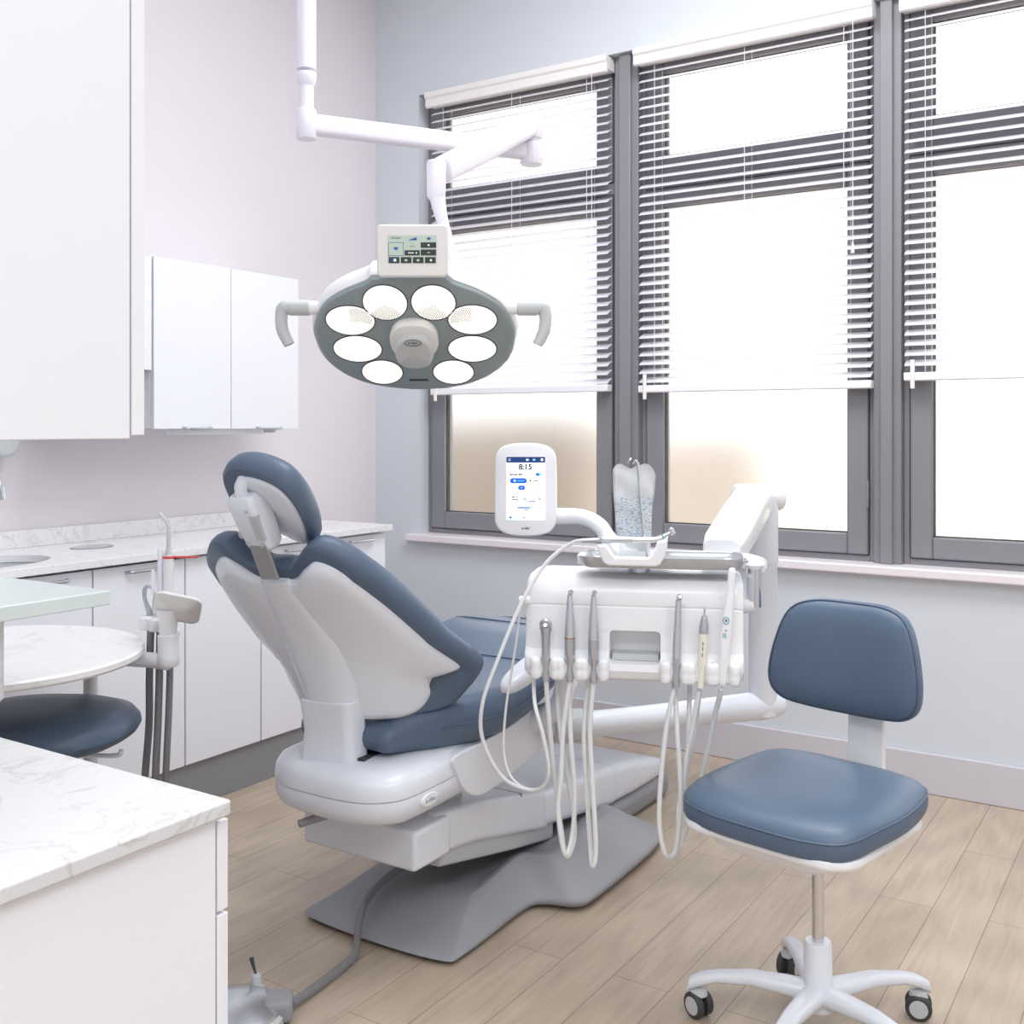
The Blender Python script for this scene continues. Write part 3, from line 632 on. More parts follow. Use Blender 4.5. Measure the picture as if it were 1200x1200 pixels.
# pump housing
ho = [tuple(p)[:2] for p in spline([(x * 0.97 + 0.02, y, 0) for x, y in ((0, -2.155), (0.12, -2.145), (0.19, -2.1), (0.212, -2.02), (0.212, -1.75), (0.2, -1.58), (0, -1.56), (-0.2, -1.58), (-0.212, -1.75), (-0.212, -2.02), (-0.19, -2.1), (-0.12, -2.145))], 6, True)]
hof = lambda u, v, h: Vector((CX + u, v, h + (v + 2.15) * 0.03))
MB().puck(ho, [(0.01, 0.51), (0.6, 0.508), (0.85, 0.502), (0.95, 0.492), (0.99, 0.476), (1.0, 0.455), (1.0, 0.444), (0.99, 0.442), (0.01, 0.442)], hof, (0, -1.86)).build('pump_cover_top', M['chair_white'], dc)
plow = MB().puck(ho, [(0.01, 0.441), (0.99, 0.441), (0.996, 0.436), (0.992, 0.414), (0.96, 0.392), (0.9, 0.38), (0.7, 0.376), (0.01, 0.376)], hof, (0, -1.86)).build('pump_cover_base', M['chair_white'], dc)
bf = frame((CX + 0.2258, -1.985, 0.4225), (0, 1, 0), (0.06, 0, 1), (1, 0, -0.06))
MB().puck(ell(0.032, 0.0155, 32), [(0.01, 0.003), (0.9, 0.003), (1, 0.001), (1, -0.006), (0.01, -0.006)], bf).build('badge', M['white'], dc)
MB().text('a-dec', 0.017, bf, h=0.0032).build('badge_lettering', mat('badge_blue', (96, 130, 168), 0.5, var=0.02), dc, smooth=0)
# side rails that carry the seat, rising to the knee
def side_panel(sg):
    ol = [(-1.895, 0.50), (-1.885, 0.455), (-1.85, 0.405), (-1.79, 0.375), (-1.7, 0.378), (-1.6, 0.396), (-1.48, 0.425), (-1.38, 0.47), (-1.3, 0.54), (-1.26, 0.59), (-1.3, 0.605), (-1.4, 0.59), (-1.48, 0.562), (-1.6, 0.525), (-1.75, 0.508)]
    ol = [tuple(p)[:2] for p in spline([(a, b, 0) for a, b in ol], 4, True)]
    f_ = frame((CX + sg * 0.172, 0, 0), (0, 1, 0), (0, 0, 1), (sg, 0, 0))
    return MB().slab(ol, 0.0, 0.062, f_).build('seat_rail', M['chair_white'], dc, bev=0.012, seg=3)
side_panel(1); side_panel(-1)
MB().box(CX - 0.17, CX + 0.17, -1.9, -1.4, 0.46, 0.545).build('seat_pan', M['pale_grey'], dc, bev=0.01)
# seat and leg cushion
seat_secs = [(-2.01, CX, 0.52, 0.585, 0.15), (-1.96, CX, 0.51, 0.61, 0.168), (-1.9, CX, 0.505, 0.622, 0.2), (-1.8, CX, 0.505, 0.628, 0.245), (-1.7, CX, 0.512, 0.632, 0.272), (-1.6, CX, 0.53, 0.64, 0.275), (-1.5, CX, 0.565, 0.655, 0.272), (-1.38, CX, 0.605, 0.69, 0.262),
             (-1.25, CX, 0.61, 0.703, 0.255), (-1.0, CX, 0.57, 0.665, 0.25), (-0.7, CX, 0.525, 0.625, 0.24), (-0.4, CX, 0.48, 0.585, 0.225)]
seat = loft_y(seat_secs, 0.035, 0.05, 8).build('seat_cushion', M['vinyl'], dc)
sm = MB()
for k in (6, 8, 9):
    y, _, z0, z1, hw = seat_secs[k]
    sm.tube([(CX - hw - 0.001, y, z1 - 0.05), (CX - hw + 0.018, y, z1 - 0.012), (CX - hw + 0.06, y, z1 + 0.0005), (CX, y, z1 + 0.0005), (CX + hw - 0.06, y, z1 + 0.0005), (CX + hw - 0.018, y, z1 - 0.012), (CX + hw + 0.001, y, z1 - 0.05)], 0.0022, 6)
for sg in (-1, 1):
    sm.tube([(CX + sg * (s_[4] + 0.0005), s_[0], s_[2] + (s_[3] - s_[2]) * 0.52) for s_ in seat_secs[2:]], 0.0022, 6)
sm.build('seat_seams', M['seam'], seat)
loft_y([(-1.3, CX, 0.57, 0.62, 0.12), (-0.9, CX, 0.5, 0.565, 0.12), (-0.45, CX, 0.45, 0.495, 0.11)], 0.01, 0.015).build('leg_frame', M['chair_white'], dc)
# backrest surface
ya = R(10.5)
bx, by = Vector((math.cos(ya), math.sin(ya), 0)), Vector((0, 1, 0))
BO = Vector((CX, -2.05, 0))
YC = [(1.07, -0.282), (0.981, -0.219), (0.90, -0.15), (0.806, -0.083), (0.70, -0.03), (0.641, 0.0), (0.55, 0.02)]
EE = [(1.06, 0.05), (0.975, 0.042), (0.89, 0.067), (0.796, 0.107), (0.709, 0.19), (0.6, 0.21)]
def back(s, z, h=0.0):
    y = interp(z, YC) + interp(z, EE) * min(1.3, (abs(s) / 0.27)) ** 2.2
    sl = (interp(z + 0.03, YC) - interp(z - 0.03, YC)) / 0.06
    n = Vector((0, 1, -sl)).normalized()
    return BO + bx * s + by * (y + n.y * h) + UP * (z + n.z * h)
half = [(0.0, 0.985), (0.05, 0.988), (0.09, 1.022), (0.13, 1.042), (0.175, 1.022), (0.215, 0.972), (0.243, 0.893), (0.263, 0.796), (0.273, 0.73), (0.264, 0.688), (0.234, 0.643), (0.2, 0.61), (0.12, 0.6), (0.0, 0.6)]
def mirror(hf, n=5):
    o = hf + [(-s_, z) for s_, z in hf[-2:0:-1]]
    return [tuple(p)[:2] for p in spline([(a, b, 0) for a, b in o], n, True)]
cush = mirror(half)
bc = MB().puck(cush, [(0.02, 0.048), (0.3, 0.05), (0.55, 0.056), (0.75, 0.064), (0.88, 0.064), (0.95, 0.056), (0.985, 0.042), (1.0, 0.026), (1.0, 0.012), (0.985, 0.001), (0.95, -0.004), (0.02, -0.004)], back, (0, 0.79)).build('back_cushion', M['vinyl'], dc)
half_s = [(0.0, 0.962), (0.05, 0.965), (0.09, 0.99), (0.125, 1.006), (0.165, 0.985), (0.195, 0.94), (0.222, 0.865), (0.242, 0.77), (0.251, 0.722), (0.232, 0.709), (0.207, 0.7), (0.192, 0.678), (0.186, 0.65), (0.168, 0.618), (0.14, 0.601), (0.1, 0.597), (0.0, 0.597)]
shell = mirror(half_s)
MB().puck(shell, [(0.02, -0.026), (0.35, -0.026), (0.65, -0.025), (0.88, -0.023), (0.955, -0.018), (0.985, -0.011), (1.0, -0.003), (1.0, 0.006), (0.02, 0.006)], back, (0, 0.79)).build('back_shell', M['chair_white'], dc)
rings = []
for z, hw, dp in ((0.965, 0.035, 0.003), (0.93, 0.05, 0.010), (0.88, 0.068, 0.014), (0.82, 0.08, 0.018), (0.76, 0.085, 0.022), (0.70, 0.083, 0.028), (0.66, 0.076, 0.036), (0.635, 0.07, 0.04)):
    rr_ = []
    for k in range(17):
        t = k / 16 * 2 - 1; rr_.append(back(t * hw, z, -0.018 - dp * (1 - t ** 4)))
    for k in range(17):
        t = 1 - k / 16 * 2; rr_.append(back(t * hw, z, -0.006))
    rings.append(rr_)
MB().loft(rings).build('back_spine', M['chair_white'], dc)
rings = []
for z, hw, y0, y1 in ((0.648, 0.071, -0.062, 0.012), (0.62, 0.07, -0.058, 0.015), (0.57, 0.068, -0.05, 0.02), (0.52, 0.073, -0.052, 0.02), (0.475, 0.078, -0.06, 0.02)):
    rings.append([BO + bx * p[0] + by * p[1] + UP * z for p in rrect(2 * hw, y1 - y0, 0.02, 5, 0, (y0 + y1) / 2)])
MB().loft(rings).build('back_support', M['chair_white'], dc, bev=0.003)
MB().box(0.0, 0.092, -0.03, 0.04, 0.5, 0.5145, frame(BO + UP * 0.0, bx, by, UP)).build('support_slot', M['dark'], dc)
# headrest
upb = (by * -0.42 + UP * 0.9).normalized()
MB().box(-0.012, 0.034, -0.004, 0.004, -0.008, 0.1, frame(back(0, 0.985, -0.026), bx, Vector(upb).cross(bx), upb)).build('headrest_bar', mat('bracket_grey', (165, 165, 168), 0.35, metal=0.3, var=0.02), dc, bev=0.002)
hb = back(-0.004, 1.035, -0.03) + Vector((0.006, 0.035, 0.022))
K = frame(hb, bx, upb.cross(bx) * -1, upb)        # u across, v towards the back, h up the bar
rings = []
for h, hw, hd, cu in ((-0.006, 0.027, 0.02, 0.004), (0.006, 0.033, 0.028, 0.004), (0.06, 0.036, 0.033, 0), (0.115, 0.036, 0.033, -0.003), (0.13, 0.028, 0.025, -0.003)):
    rings.append([K(cu + p[0], p[1], h) for p in rrect(2 * hw, 2 * hd, 0.014, 5)])
glide = MB().loft(rings).build('headrest_mount', M['chair_white'], dc, bev=0.003)
mb = MB()
for u_, h_ in ((0.012, 0.1), (-0.016, 0.02), (0.02, 0.015)): mb.lathe([(0.004, 0.0), (0.004, 0.003), (0.001, 0.004)], K(u_, 0.0305, h_), (K(0, 1, 0) - K(0, 0, 0)))
mb.box(0.014, 0.034, 0.02, 0.0345, 0.03, 0.09, K).build('mount_screws', M['pale_grey'], glide)
MB().lathe([(0.013, -0.006), (0.013, 0.006)], K(-0.04, 0.005, 0.03), bx).build('release_knob', M['pale_grey'], glide)
MB().tube([K(-0.006, 0.008, 0.115), K(-0.004, 0.008, 0.138), K(0.0, -0.005, 0.156), K(0.004, -0.03, 0.166)], [0.02, 0.014, 0.015, 0.02], 12).build('headrest_neck', M['chair_white'], glide)
# pillow
hx_ = (bx * 0.97 + by * 0.1 - UP * 0.32).normalized()
hu_ = (by * -0.7 + UP * 0.66 + bx * 0.0).normalized(); hu_ = (hu_ - hx_ * hu_.dot(hx_)).normalized()
hn_ = hx_.cross(hu_)                       # points to the back (seen side)
if hn_.y > 0: hn_ = -hn_
HP = Vector((1.632, -2.293, 1.13))
P_ = lambda u, v, h=0.0: HP + hx_ * (u * 0.93) + hu_ * v + hn_ * (h + 1.6 * u * u + 0.8 * v * v * 0)
pol = [tuple(p)[:2] for p in spline([(x, y, 0) for x, y in ((0, 0.118), (0.06, 0.11), (0.1, 0.07), (0.116, 0.0), (0.108, -0.085), (0.075, -0.118), (0, -0.126), (-0.075, -0.118), (-0.108, -0.08), (-0.116, 0.0), (-0.11, 0.07), (-0.075, 0.11))], 6, True)]
MB().puck(pol, [(0.01, 0.0), (0.8, 0.0), (0.94, -0.002), (1.0, -0.012), (1.02, -0.028), (0.99, -0.046), (0.9, -0.058), (0.6, -0.064), (0.01, -0.066)], P_).build('headrest_cushion', M['vinyl'], dc)
hs = [(x * 0.8 + 0.008, y * 0.84 - 0.008) for x, y in pol]
MB().puck(hs, [(0.01, 0.012), (0.7, 0.012), (0.92, 0.01), (0.98, 0.006), (1.0, -0.002), (0.01, -0.002)], P_).build('headrest_shell', M['chair_white'], dc)
# armrests
for sg in (1, -1):
    ax_ = CX + sg * 0.335
    rings = []
    for y, z, hw, hh in ((-1.83, 0.662, 0.012, 0.008), (-1.815, 0.668, 0.026, 0.018), (-1.77, 0.68, 0.033, 0.025), (-1.68, 0.70, 0.035, 0.027), (-1.5, 0.725, 0.034, 0.026), (-1.44, 0.73, 0.028, 0.02), (-1.42, 0.73, 0.012, 0.01)):
        rings.append([Vector((ax_ + p[0], y, z + p[1])) for p in rrect(2 * hw, 2 * hh, hh * 0.9, 5)])
    MB().loft(rings).build('armrest', M['chair_white'], dc, sub=1)
    MB().tube([(ax_, -1.55, 0.69), (ax_ - sg * 0.005, -1.53, 0.62), (ax_ - sg * 0.03, -1.52, 0.55), (CX + sg * 0.22, -1.52, 0.5)], [0.022, 0.026, 0.03, 0.032], 12).build('armrest_bracket', M['chair_white'], dc)

# ------------------------------------------------------------------ foot control and its cable
fp = thing('foot_control', 'chrome-domed foot control with a toggle and grey cable, bottom left on the floor', 'foot pedal', (1.63, -2.36, 0))
fcx = Vector((1.60, -2.37, 0))
MB().lathe([(0.105, 0), (0.11, 0.004), (0.11, 0.02), (0.1, 0.028)], fcx, n=48).build('base', M['pale_grey'], fp)
MB().lathe([(0.102, 0.027), (0.1, 0.034), (0.07, 0.05), (0.03, 0.058), (0.006, 0.061), (0.001, 0.061)], fcx, n=48).build('disc', M['steel'], fp)
Fp = frame(fcx, (0.75, 0.66, 0), (-0.66, 0.75, 0), UP)
MB().box(0.055, 0.125, -0.03, 0.045, 0.003, 0.05, Fp).build('switch_housing', M['grey'], fp, bev=0.012, seg=3)
MB().lathe([(0.018, 0), (0.018, 0.026), (0.012, 0.032), (0.012, 0.052), (0.009, 0.056)], Fp(0.04, 0.075, 0.012)).build('toggle_post', M['pale_grey'], fp, bev=0.005)
MB().tube([Fp(0.04, 0.075, 0.064), Fp(0.034, 0.082, 0.08), Fp(0.028, 0.09, 0.098)], [0.0025, 0.0035, 0.0055], 8).build('toggle', M['dark'], fp)
MB().tube([Fp(0.12, 0.02, 0.022), (1.665, -2.2, 0.014), (1.655, -2.1, 0.014), (1.64, -2.02, 0.016), (1.6, -1.965, 0.035), (1.55, -1.88, 0.066), (1.535, -1.8, 0.085), (1.55, -1.72, 0.108), (1.58, -1.62, 0.125)], 0.0125, 10, sx=0.7).build('cable', M['hose_g'], fp)

# ------------------------------------------------------------------ delivery unit
du = thing('delivery_unit', 'white dental delivery head on a swing arm fixed to the chair', 'delivery unit', (2.28, -0.97, 0.45))
PB = Vector((2.29, -0.965, 0))
MB().tube([(1.80, -1.5, 0.49), (1.9, -1.42, 0.475), (2.0, -1.31, 0.475), (2.15, -1.13, 0.48), PB + UP * 0.485, (2.33, -0.92, 0.487)], [0.034, 0.036, 0.036, 0.037, 0.042, 0.03], 20).build('beam', M['chair_white'], du)
MB().lathe([(0.04, -0.05), (0.046, -0.03), (0.046, 0.03), (0.04, 0.05)], (1.905, -1.43, 0.475), (0.64, 0.77, 0)).build('beam_collar', M['pale_grey'], du)
MB().lathe([(0.041, 0.46), (0.041, 0.9), (0.0425, 0.902), (0.044, 0.905), (0.044, 1.10)], PB).build('post', M['chair_white'], du)
kd = camR * 0.97 + camF * 0.2
MB().lathe([(0.025, -0.08), (0.036, -0.075), (0.04, -0.065), (0.04, 0.06), (0.036, 0.07), (0.03, 0.072)], PB + UP * 1.095 - camR * 0.012, kd).build('elbow', M['white'], du)
DH = Vector((2.28, -1.79, 0.0)) # delivery head centre
da = R(23)
dx, dy = Vector((math.cos(da), math.sin(da), 0)), Vector((-math.sin(da), math.cos(da), 0))
D = frame(DH, dx, dy, UP)
a0 = PB + UP * 1.1 - camR * 0.02; a1 = D(0.2, 0.16, 1.0)
dr = (a1 - a0).normalized(); sd = dr.cross(UP).normalized(); up2 = sd.cross(dr)
rings = []
for t, hw, hh in ((0.0, 0.05, 0.034), (0.1, 0.055, 0.04), (0.5, 0.055, 0.042), (0.9, 0.052, 0.04), (1.0, 0.045, 0.034)):
    rings.append([a0 + (a1 - a0) * t + sd * p[0] + up2 * p[1] for p in rrect(2 * hw, 2 * hh, 0.022, 6)])
MB().loft(rings).build('flex_arm', M['white'], du, bev=0.004)
MB().tube([D(0.16, 0.17, 0.985), D(0.25, 0.12, 0.985), D(0.283, 0.05, 0.985)], 0.019, 14).build('front_knuckle', M['white'], du)
MB().cyl(D(0.27, 0.045, 0.99), D(0.27, 0.045, 0.89), 0.017).build('knuckle_pin', M['chrome'], du)
MB().tube([D(0.272, 0.045, 0.897), D(0.25, 0.05, 0.892), D(0.2, 0.07, 0.89)], 0.019, 14).build('lower_knuckle', M['white'], du)
MB().lathe([(0.02, 0), (0.024, 0.008), (0.02, 0.016)], D(0.27, 0.045, 0.978)).build('pin_cap', M['white'], du)
# head body: shell with a recessed pull in its front
YZ = lambda u, v, h=0.0: D(u, h, v)
bod = MB()
ol = rrect(0.482, 0.18, 0.03, 6, 0.0, 0.822)
prof = [(y, y2) for y, y2 in ()]
hz = [(-0.075, 0.02), (-0.079, 0.01), (-0.08, 0.0)]
# side profile (depth, z) swept across the width, with rounded ends
prof = [(-0.066, 0.735), (-0.078, 0.742), (-0.086, 0.76), (-0.082, 0.782), (-0.066, 0.8), (-0.058, 0.84), (-0.056, 0.895), (-0.0535, 0.898), (-0.056, 0.901), (-0.05, 0.935), (-0.035, 0.957), (-0.01, 0.966), (0.11, 0.966), (0.125, 0.95), (0.125, 0.76), (0.11, 0.738)]
rings = []
for u in (-0.243, -0.238, -0.226, -0.2, 0.2, 0.226, 0.238, 0.243):
    k = {0.243: 0.9, 0.238: 0.955, 0.226: 0.99}.get(abs(u), 1.0)
    rings.append([D(u, 0.02 + (y - 0.02) * k, 0.85 + (z - 0.85) * k) for y, z in prof])
bod = MB().loft(rings).build('head_body', M['white'], du, bev=0.004)
# recess: boolean cut
cut = MB().box(-0.052, 0.062, -0.13, 0.0, 0.775, 0.845, D).build('cutter', M['white'], None, bev=0.01, seg=3)
bpy.context.view_layer.update()
bo_ = bod.modifiers.new('cut', 'BOOLEAN'); bo_.object = cut; bo_.operation = 'DIFFERENCE'; bo_.solver = 'EXACT'
bpy.context.view_layer.update()
nm_ = bpy.data.meshes.new_from_object(bod.evaluated_get(bpy.context.evaluated_depsgraph_get()))
bod.modifiers.clear(); bod.data = nm_; bpy.data.objects.remove(cut)
nm_.set_sharp_from_angle(angle=R(30))
MB().box(-0.047, 0.057, -0.045, -0.004, 0.776, 0.7905, D).build('grip_recess_floor', M['pale_grey'], du)
spots = {'A': -0.192, 'B': -0.138, 'C': -0.085, 'D': 0.096, 'E': 0.15, 'F': 0.2}
for k, u in spots.items():      # holster saddles
    sd_ = MB().box(u - 0.03, u + 0.03, -0.09, -0.07, 0.742, 0.778, D)
    for q in (-0.0225, 0.0225):
        sd_.lathe([(0.006, 0.0), (0.011, 0.003), (0.0128, 0.012), (0.0128, 0.02), (0.0118, 0.024), (0.0128, 0.028), (0.0128, 0.04), (0.0105, 0.047), (0.004, 0.05)], D(u + q, -0.09, 0.737), UP, 20)
    sd_.build('holster', M['white'], du, bev=0.003)
MB().cyl(D(0.01, 0.03, 0.96), D(0.01, 0.03, 0.985), 0.026).build('tray_post', M['steel'], du)
MB().lathe([(0.009, -0.012), (0.011, 0), (0.009, 0.012)], D(-0.246, -0.05, 0.905), dx).build('hose_clip', M['white'], du)

# tray
tr = thing('instrument_tray', 'polished steel tray on top of the delivery unit', 'tray', D(0.06, 0.02, 0.985))
to = rrect(0.36, 0.15, 0.03, 6, 0.062, 0.0)
MB().puck(to, [(0.01, 0.993), (0.93, 0.993), (0.96, 0.996), (1.0, 1.007), (1.005, 1.01), (1.02, 1.011), (1.02, 1.008), (0.985, 0.99), (0.94, 0.986), (0.01, 0.986)], D, (0.062, 0.0)).build('pan', M['tray'], tr)
MB().tube([D(0.238, -0.045, 1.003), D(0.25, -0.05, 1.006), D(0.25, -0.025, 1.006), D(0.24, -0.02, 1.003)], 0.004, 8).build('clip', M['chrome'], tr)
MB().box(-0.126, -0.108, -0.05, 0.0, 0.99, 1.013, D).build('end_grip', M['white'], tr, bev=0.004)
# cradle
cr = thing('cradle', 'white u-shaped instrument cradle on the steel tray', 'instrument cradle', D(0, -0.05, 0.995))
u_ol = [(-0.077, 1.04), (-0.055, 1.04), (-0.044, 1.022), (-0.036, 1.014), (0.036, 1.014), (0.046, 1.022), (0.056, 1.05), (0.077, 1.053), (0.074, 1.02), (0.062, 0.998), (0.052, 0.9945), (-0.05, 0.9945), (-0.062, 1.0), (-0.07, 1.015)]
MB().slab(u_ol, -0.1, -0.079, lambda u, v, h: D(u, h, v)).slab(u_ol, -0.005, 0.025, lambda u, v, h: D(u, h, v)).box(-0.055, 0.055, -0.09, 0.0, 0.9945, 1.006, D).build('body', M['white'], cr, bev=0.004, seg=3)
# sterile pouch and mirror
pv = thing('sterile_pouch', 'clear sterilisation pouch with blue print standing upright in the cradle', 'pouch', D(0.0, -0.025, 1.006))
pm = bpy.data.materials.new('pouch_film'); pm.use_nodes = True
b = pm.node_tree.nodes['Principled BSDF']; b.inputs['Roughness'].default_value = 0.25; b.inputs['Alpha'].default_value = 0.52
tc = N(pm, 'ShaderNodeTexCoord'); n1 = N(pm, 'ShaderNodeTexNoise'); n1.inputs['Scale'].default_value = 1.0; n1.inputs['Detail'].default_value = 1
mp = N(pm, 'ShaderNodeMapping'); mp.inputs['Scale'].default_value = (140, 140, 330); L = pm.node_tree.links.new
L(tc.outputs['Object'], mp.inputs[0]); L(mp.outputs[0], n1.inputs['Vector'])
rp = N(pm, 'ShaderNodeValToRGB'); rp.color_ramp.elements[0].position = 0.56; rp.color_ramp.elements[0].color = rgb((238, 241, 244)); rp.color_ramp.elements[1].position = 0.6; rp.color_ramp.elements[1].color = rgb((120, 178, 220))
L(n1.outputs['Fac'], rp.inputs[0])
sp_ = N(pm, 'ShaderNodeSeparateXYZ'); L(tc.outputs['Object'], sp_.inputs[0])
rz = N(pm, 'ShaderNodeValToRGB'); e = rz.color_ramp.elements; e[0].position = 0.0; e[0].color = (0, 0, 0, 1); e[1].position = 1.0; e[1].color = (0, 0, 0, 1)
for p_, v_ in ((0.2, 0), (0.22, 0.8), (0.66, 0.9), (0.68, 0.0)):
    k = e.new(p_); k.color = (v_, v_, v_, 1)
mr = N(pm, 'ShaderNodeMapRange'); mr.inputs[1].default_value = 1.0; mr.inputs[2].default_value = 1.215; L(sp_.outputs[2], mr.inputs[0]); L(mr.outputs[0], rz.inputs[0])
mx = N(pm, 'ShaderNodeMix', data_type='RGBA'); mx.inputs[6].default_value = rgb((240, 242, 245)); L(rz.outputs[0], mx.inputs[0]); L(rp.outputs[0], mx.inputs[7]); L(mx.outputs[2], b.inputs['Base Color'])
po_ = MB()
def film(u0, u1, z0, z1, y0, amp, ph):
    nu, nz = 22, 26
    G = []
    for j in range(nz + 1):
        row = []
        for i in range(nu + 1):
            a, c_ = i / nu, j / nz
            wq = 0.72 + 0.28 * c_ ** 0.8
            u = (u0 + u1) / 2 + (u1 - u0) * (a - 0.5) * wq
            top = 0.006 * math.sin(a * math.pi * 3.0 + ph) * c_ - 0.010 * (2 * a - 1) ** 6 * c_
            puff = amp * math.sin(math.pi * a) * math.sin(math.pi * min(1, c_ * 1.02)) + 0.0022 * math.sin(a * 9 + ph + c_ * 3) * c_ + 0.0015 * math.sin(c_ * 22 + a * 5)
            row.append(po_.bm.verts.new(D(u + 0.002 * math.sin(c_ * 6 + ph), y0 - puff, z0 + (z1 - z0) * c_ + top)))
        G.append(row)
    for j in range(nz):
        for i in range(nu): po_.face((G[j][i], G[j][i + 1], G[j + 1][i + 1], G[j + 1][i]))
film(-0.047, 0.047, 1.006, 1.213, -0.028, 0.008, 0.4)
film(-0.046, 0.048, 1.006, 1.209, -0.018, -0.006, 2.0)
po_.build('film', pm, pv, recalc=False)
MB().box(0.008, 0.03, -0.026, -0.021, 1.02, 1.16, D).build('paper_strip', M['pale_grey'], pv)
mi = thing('mouth_mirror', 'thin steel dental mirror leaning upright through the pouch', 'dental mirror', D(0.03, -0.04, 1.006))
MB().tube([D(0.031, -0.042, 1.008), D(0.018, -0.042, 1.12), D(0.01, -0.042, 1.222)], 0.0036, 10).build('handle', M['chrome'], mi)
MB().tube([D(0.01, -0.042, 1.22), D(0.006, -0.042, 1.226), D(-0.001, -0.042, 1.218)], 0.002, 8).lathe([(0.001, -0.002), (0.0075, -0.002), (0.0075, 0.002), (0.001, 0.002)], D(-0.008, -0.042, 1.226), (-0.7, -0.3, 0.5)).build('mirror_head', M['steel_dark'], mi)

# handpieces -------------------------------------------------------------
def hose(parent, pts, r=0.0052, y=-0.085, m='hose_w', amp=0.02):
    n = len(pts)
    P = [D(u, y + amp * math.sin(math.pi * i / (n - 1)) * (1 if i < n / 2 else 2.2), z) for i, (u, z) in enumerate(pts)]
    P[-1] = D(pts[-1][0], y + amp * 1.6, pts[-1][1])
    return MB().tube(P, r, 10, 7).build('hose', M[m], parent)
hoses = {
 'A': [(-0.192, 0.735), (-0.188, 0.637), (-0.176, 0.491), (-0.164, 0.379), (-0.152, 0.318), (-0.141, 0.341), (-0.142, 0.42), (-0.165, 0.6), (-0.18, 0.735)],
 'B': [(-0.138, 0.735), (-0.154, 0.626), (-0.16, 0.52), (-0.167, 0.432), (-0.152, 0.338), (-0.138, 0.373), (-0.131, 0.473), (-0.138, 0.6), (-0.146, 0.735)],
 'C': [(-0.085, 0.735), (-0.094, 0.626), (-0.088, 0.491), (-0.082, 0.356), (-0.089, 0.315), (-0.097, 0.356), (-0.104, 0.491), (-0.108, 0.608), (-0.1, 0.735)],
 'D': [(0.093, 0.73), (0.075, 0.637), (0.062, 0.508), (0.06, 0.414), (0.073, 0.353), (0.091, 0.347), (0.101, 0.403), (0.106, 0.491), (0.099, 0.626), (0.093, 0.735)],
 'E': [(0.146, 0.722), (0.132, 0.637), (0.116, 0.549), (0.11, 0.432), (0.104, 0.356), (0.097, 0.3), (0.102, 0.32), (0.112, 0.45), (0.122, 0.6), (0.126, 0.735)],
 'F': [(0.195, 0.73), (0.185, 0.637), (0.167, 0.502), (0.144, 0.385), (0.122, 0.326), (0.116, 0.356), (0.122, 0.432), (0.141, 0.579), (0.155, 0.735)]}
tops = {'A': 0.862, 'B': 0.938, 'C': 0.938, 'D': 0.934, 'E': 0.909, 'F': 0.994}
labs = {'A': ('air_water_syringe', 'short steel syringe, leftmost instrument in the delivery unit', 'dental syringe'),
        'B': ('handpiece', 'steel dental handpiece with a copper ring, second instrument from the left', 'handpiece'),
        'C': ('handpiece', 'steel dental handpiece with a pale ring, third instrument from the left', 'handpiece'),
        'D': ('handpiece', 'slim tilted steel handpiece just right of the grip recess', 'handpiece'),
        'E': ('scaler', 'cream and grey ultrasonic scaler between the slim handpiece and the white curing light', 'scaler'),
        'F': ('curing_light', 'white curing light with blue markings, rightmost and tallest instrument', 'curing light')}
HY_ = -0.088
def hp(key, segs, tilt=0.0):
    """segs: (part, material, [(radius, height above z=0.735)])"""
    nm, lb, ct_ = labs[key]; u = spots[key]
    t = thing(nm, lb, ct_, D(u, HY_, 0.735))
    ax = (UP + dx * tilt).normalized()
    for part, m_, prof in segs:
        MB().lathe(prof, D(u, HY_, 0.735), ax, 20).build(part, M[m_], t)
    hose(t, hoses[key], 0.0056, amp={'E': 0.06, 'A': 0.055}.get(key, 0.02))
    return t, (lambda h, q=0.0, y=0.0: D(u + q, HY_ + y, 0.735) + ax * h)
for k in 'BC':
    hp(k, [('coupling', 'steel_dark', [(0.0085, -0.002), (0.0092, 0.012), (0.007, 0.03), (0.0078, 0.036), (0.0118, 0.048), (0.0125, 0.06), (0.0122, 0.094)]),
           ('ring', 'orange' if k == 'B' else 'pale_grey', [(0.0124, 0.094), (0.0124, 0.0965)]),
           ('sleeve', 'steel', [(0.0122, 0.0965), (0.011, 0.13), (0.0088, 0.155), (0.0065, 0.182), (0.0055, 0.192), (0.001, 0.193)])])[0]
for k in 'BC':
    t = [o for o in bpy.data.objects if o.get('label') == labs[k][1]][0]; u = spots[k]
    MB().lathe([(0.004, -0.006), (0.0058, -0.004), (0.0058, 0.004), (0.004, 0.006)], D(u + 0.002, HY_ - 0.004, 0.932), (0.4, -0.6, 0.5), 14).build('head', M['chrome'], t)
t, q = hp('D', [('coupling', 'steel_dark', [(0.0085, -0.006), (0.009, 0.01), (0.0078, 0.03), (0.0095, 0.045), (0.01, 0.06)]), ('sleeve', 'steel', [(0.01, 0.06), (0.0092, 0.1), (0.0075, 0.16), (0.0065, 0.185), (0.001, 0.19)])], 0.03)
MB().lathe([(0.004, -0.007), (0.0066, -0.004), (0.0066, 0.004), (0.004, 0.007)], q(0.193, 0.002, -0.003), (0.5, -0.6, 0.3), 14).build('head', M['chrome'], t)
t, q = hp('A', [('body', 'steel_dark', [(0.0085, -0.002), (0.0088, 0.012), (0.0072, 0.028), (0.0105, 0.045), (0.0095, 0.07), (0.0105, 0.1), (0.0125, 0.112), (0.0125, 0.118)])])
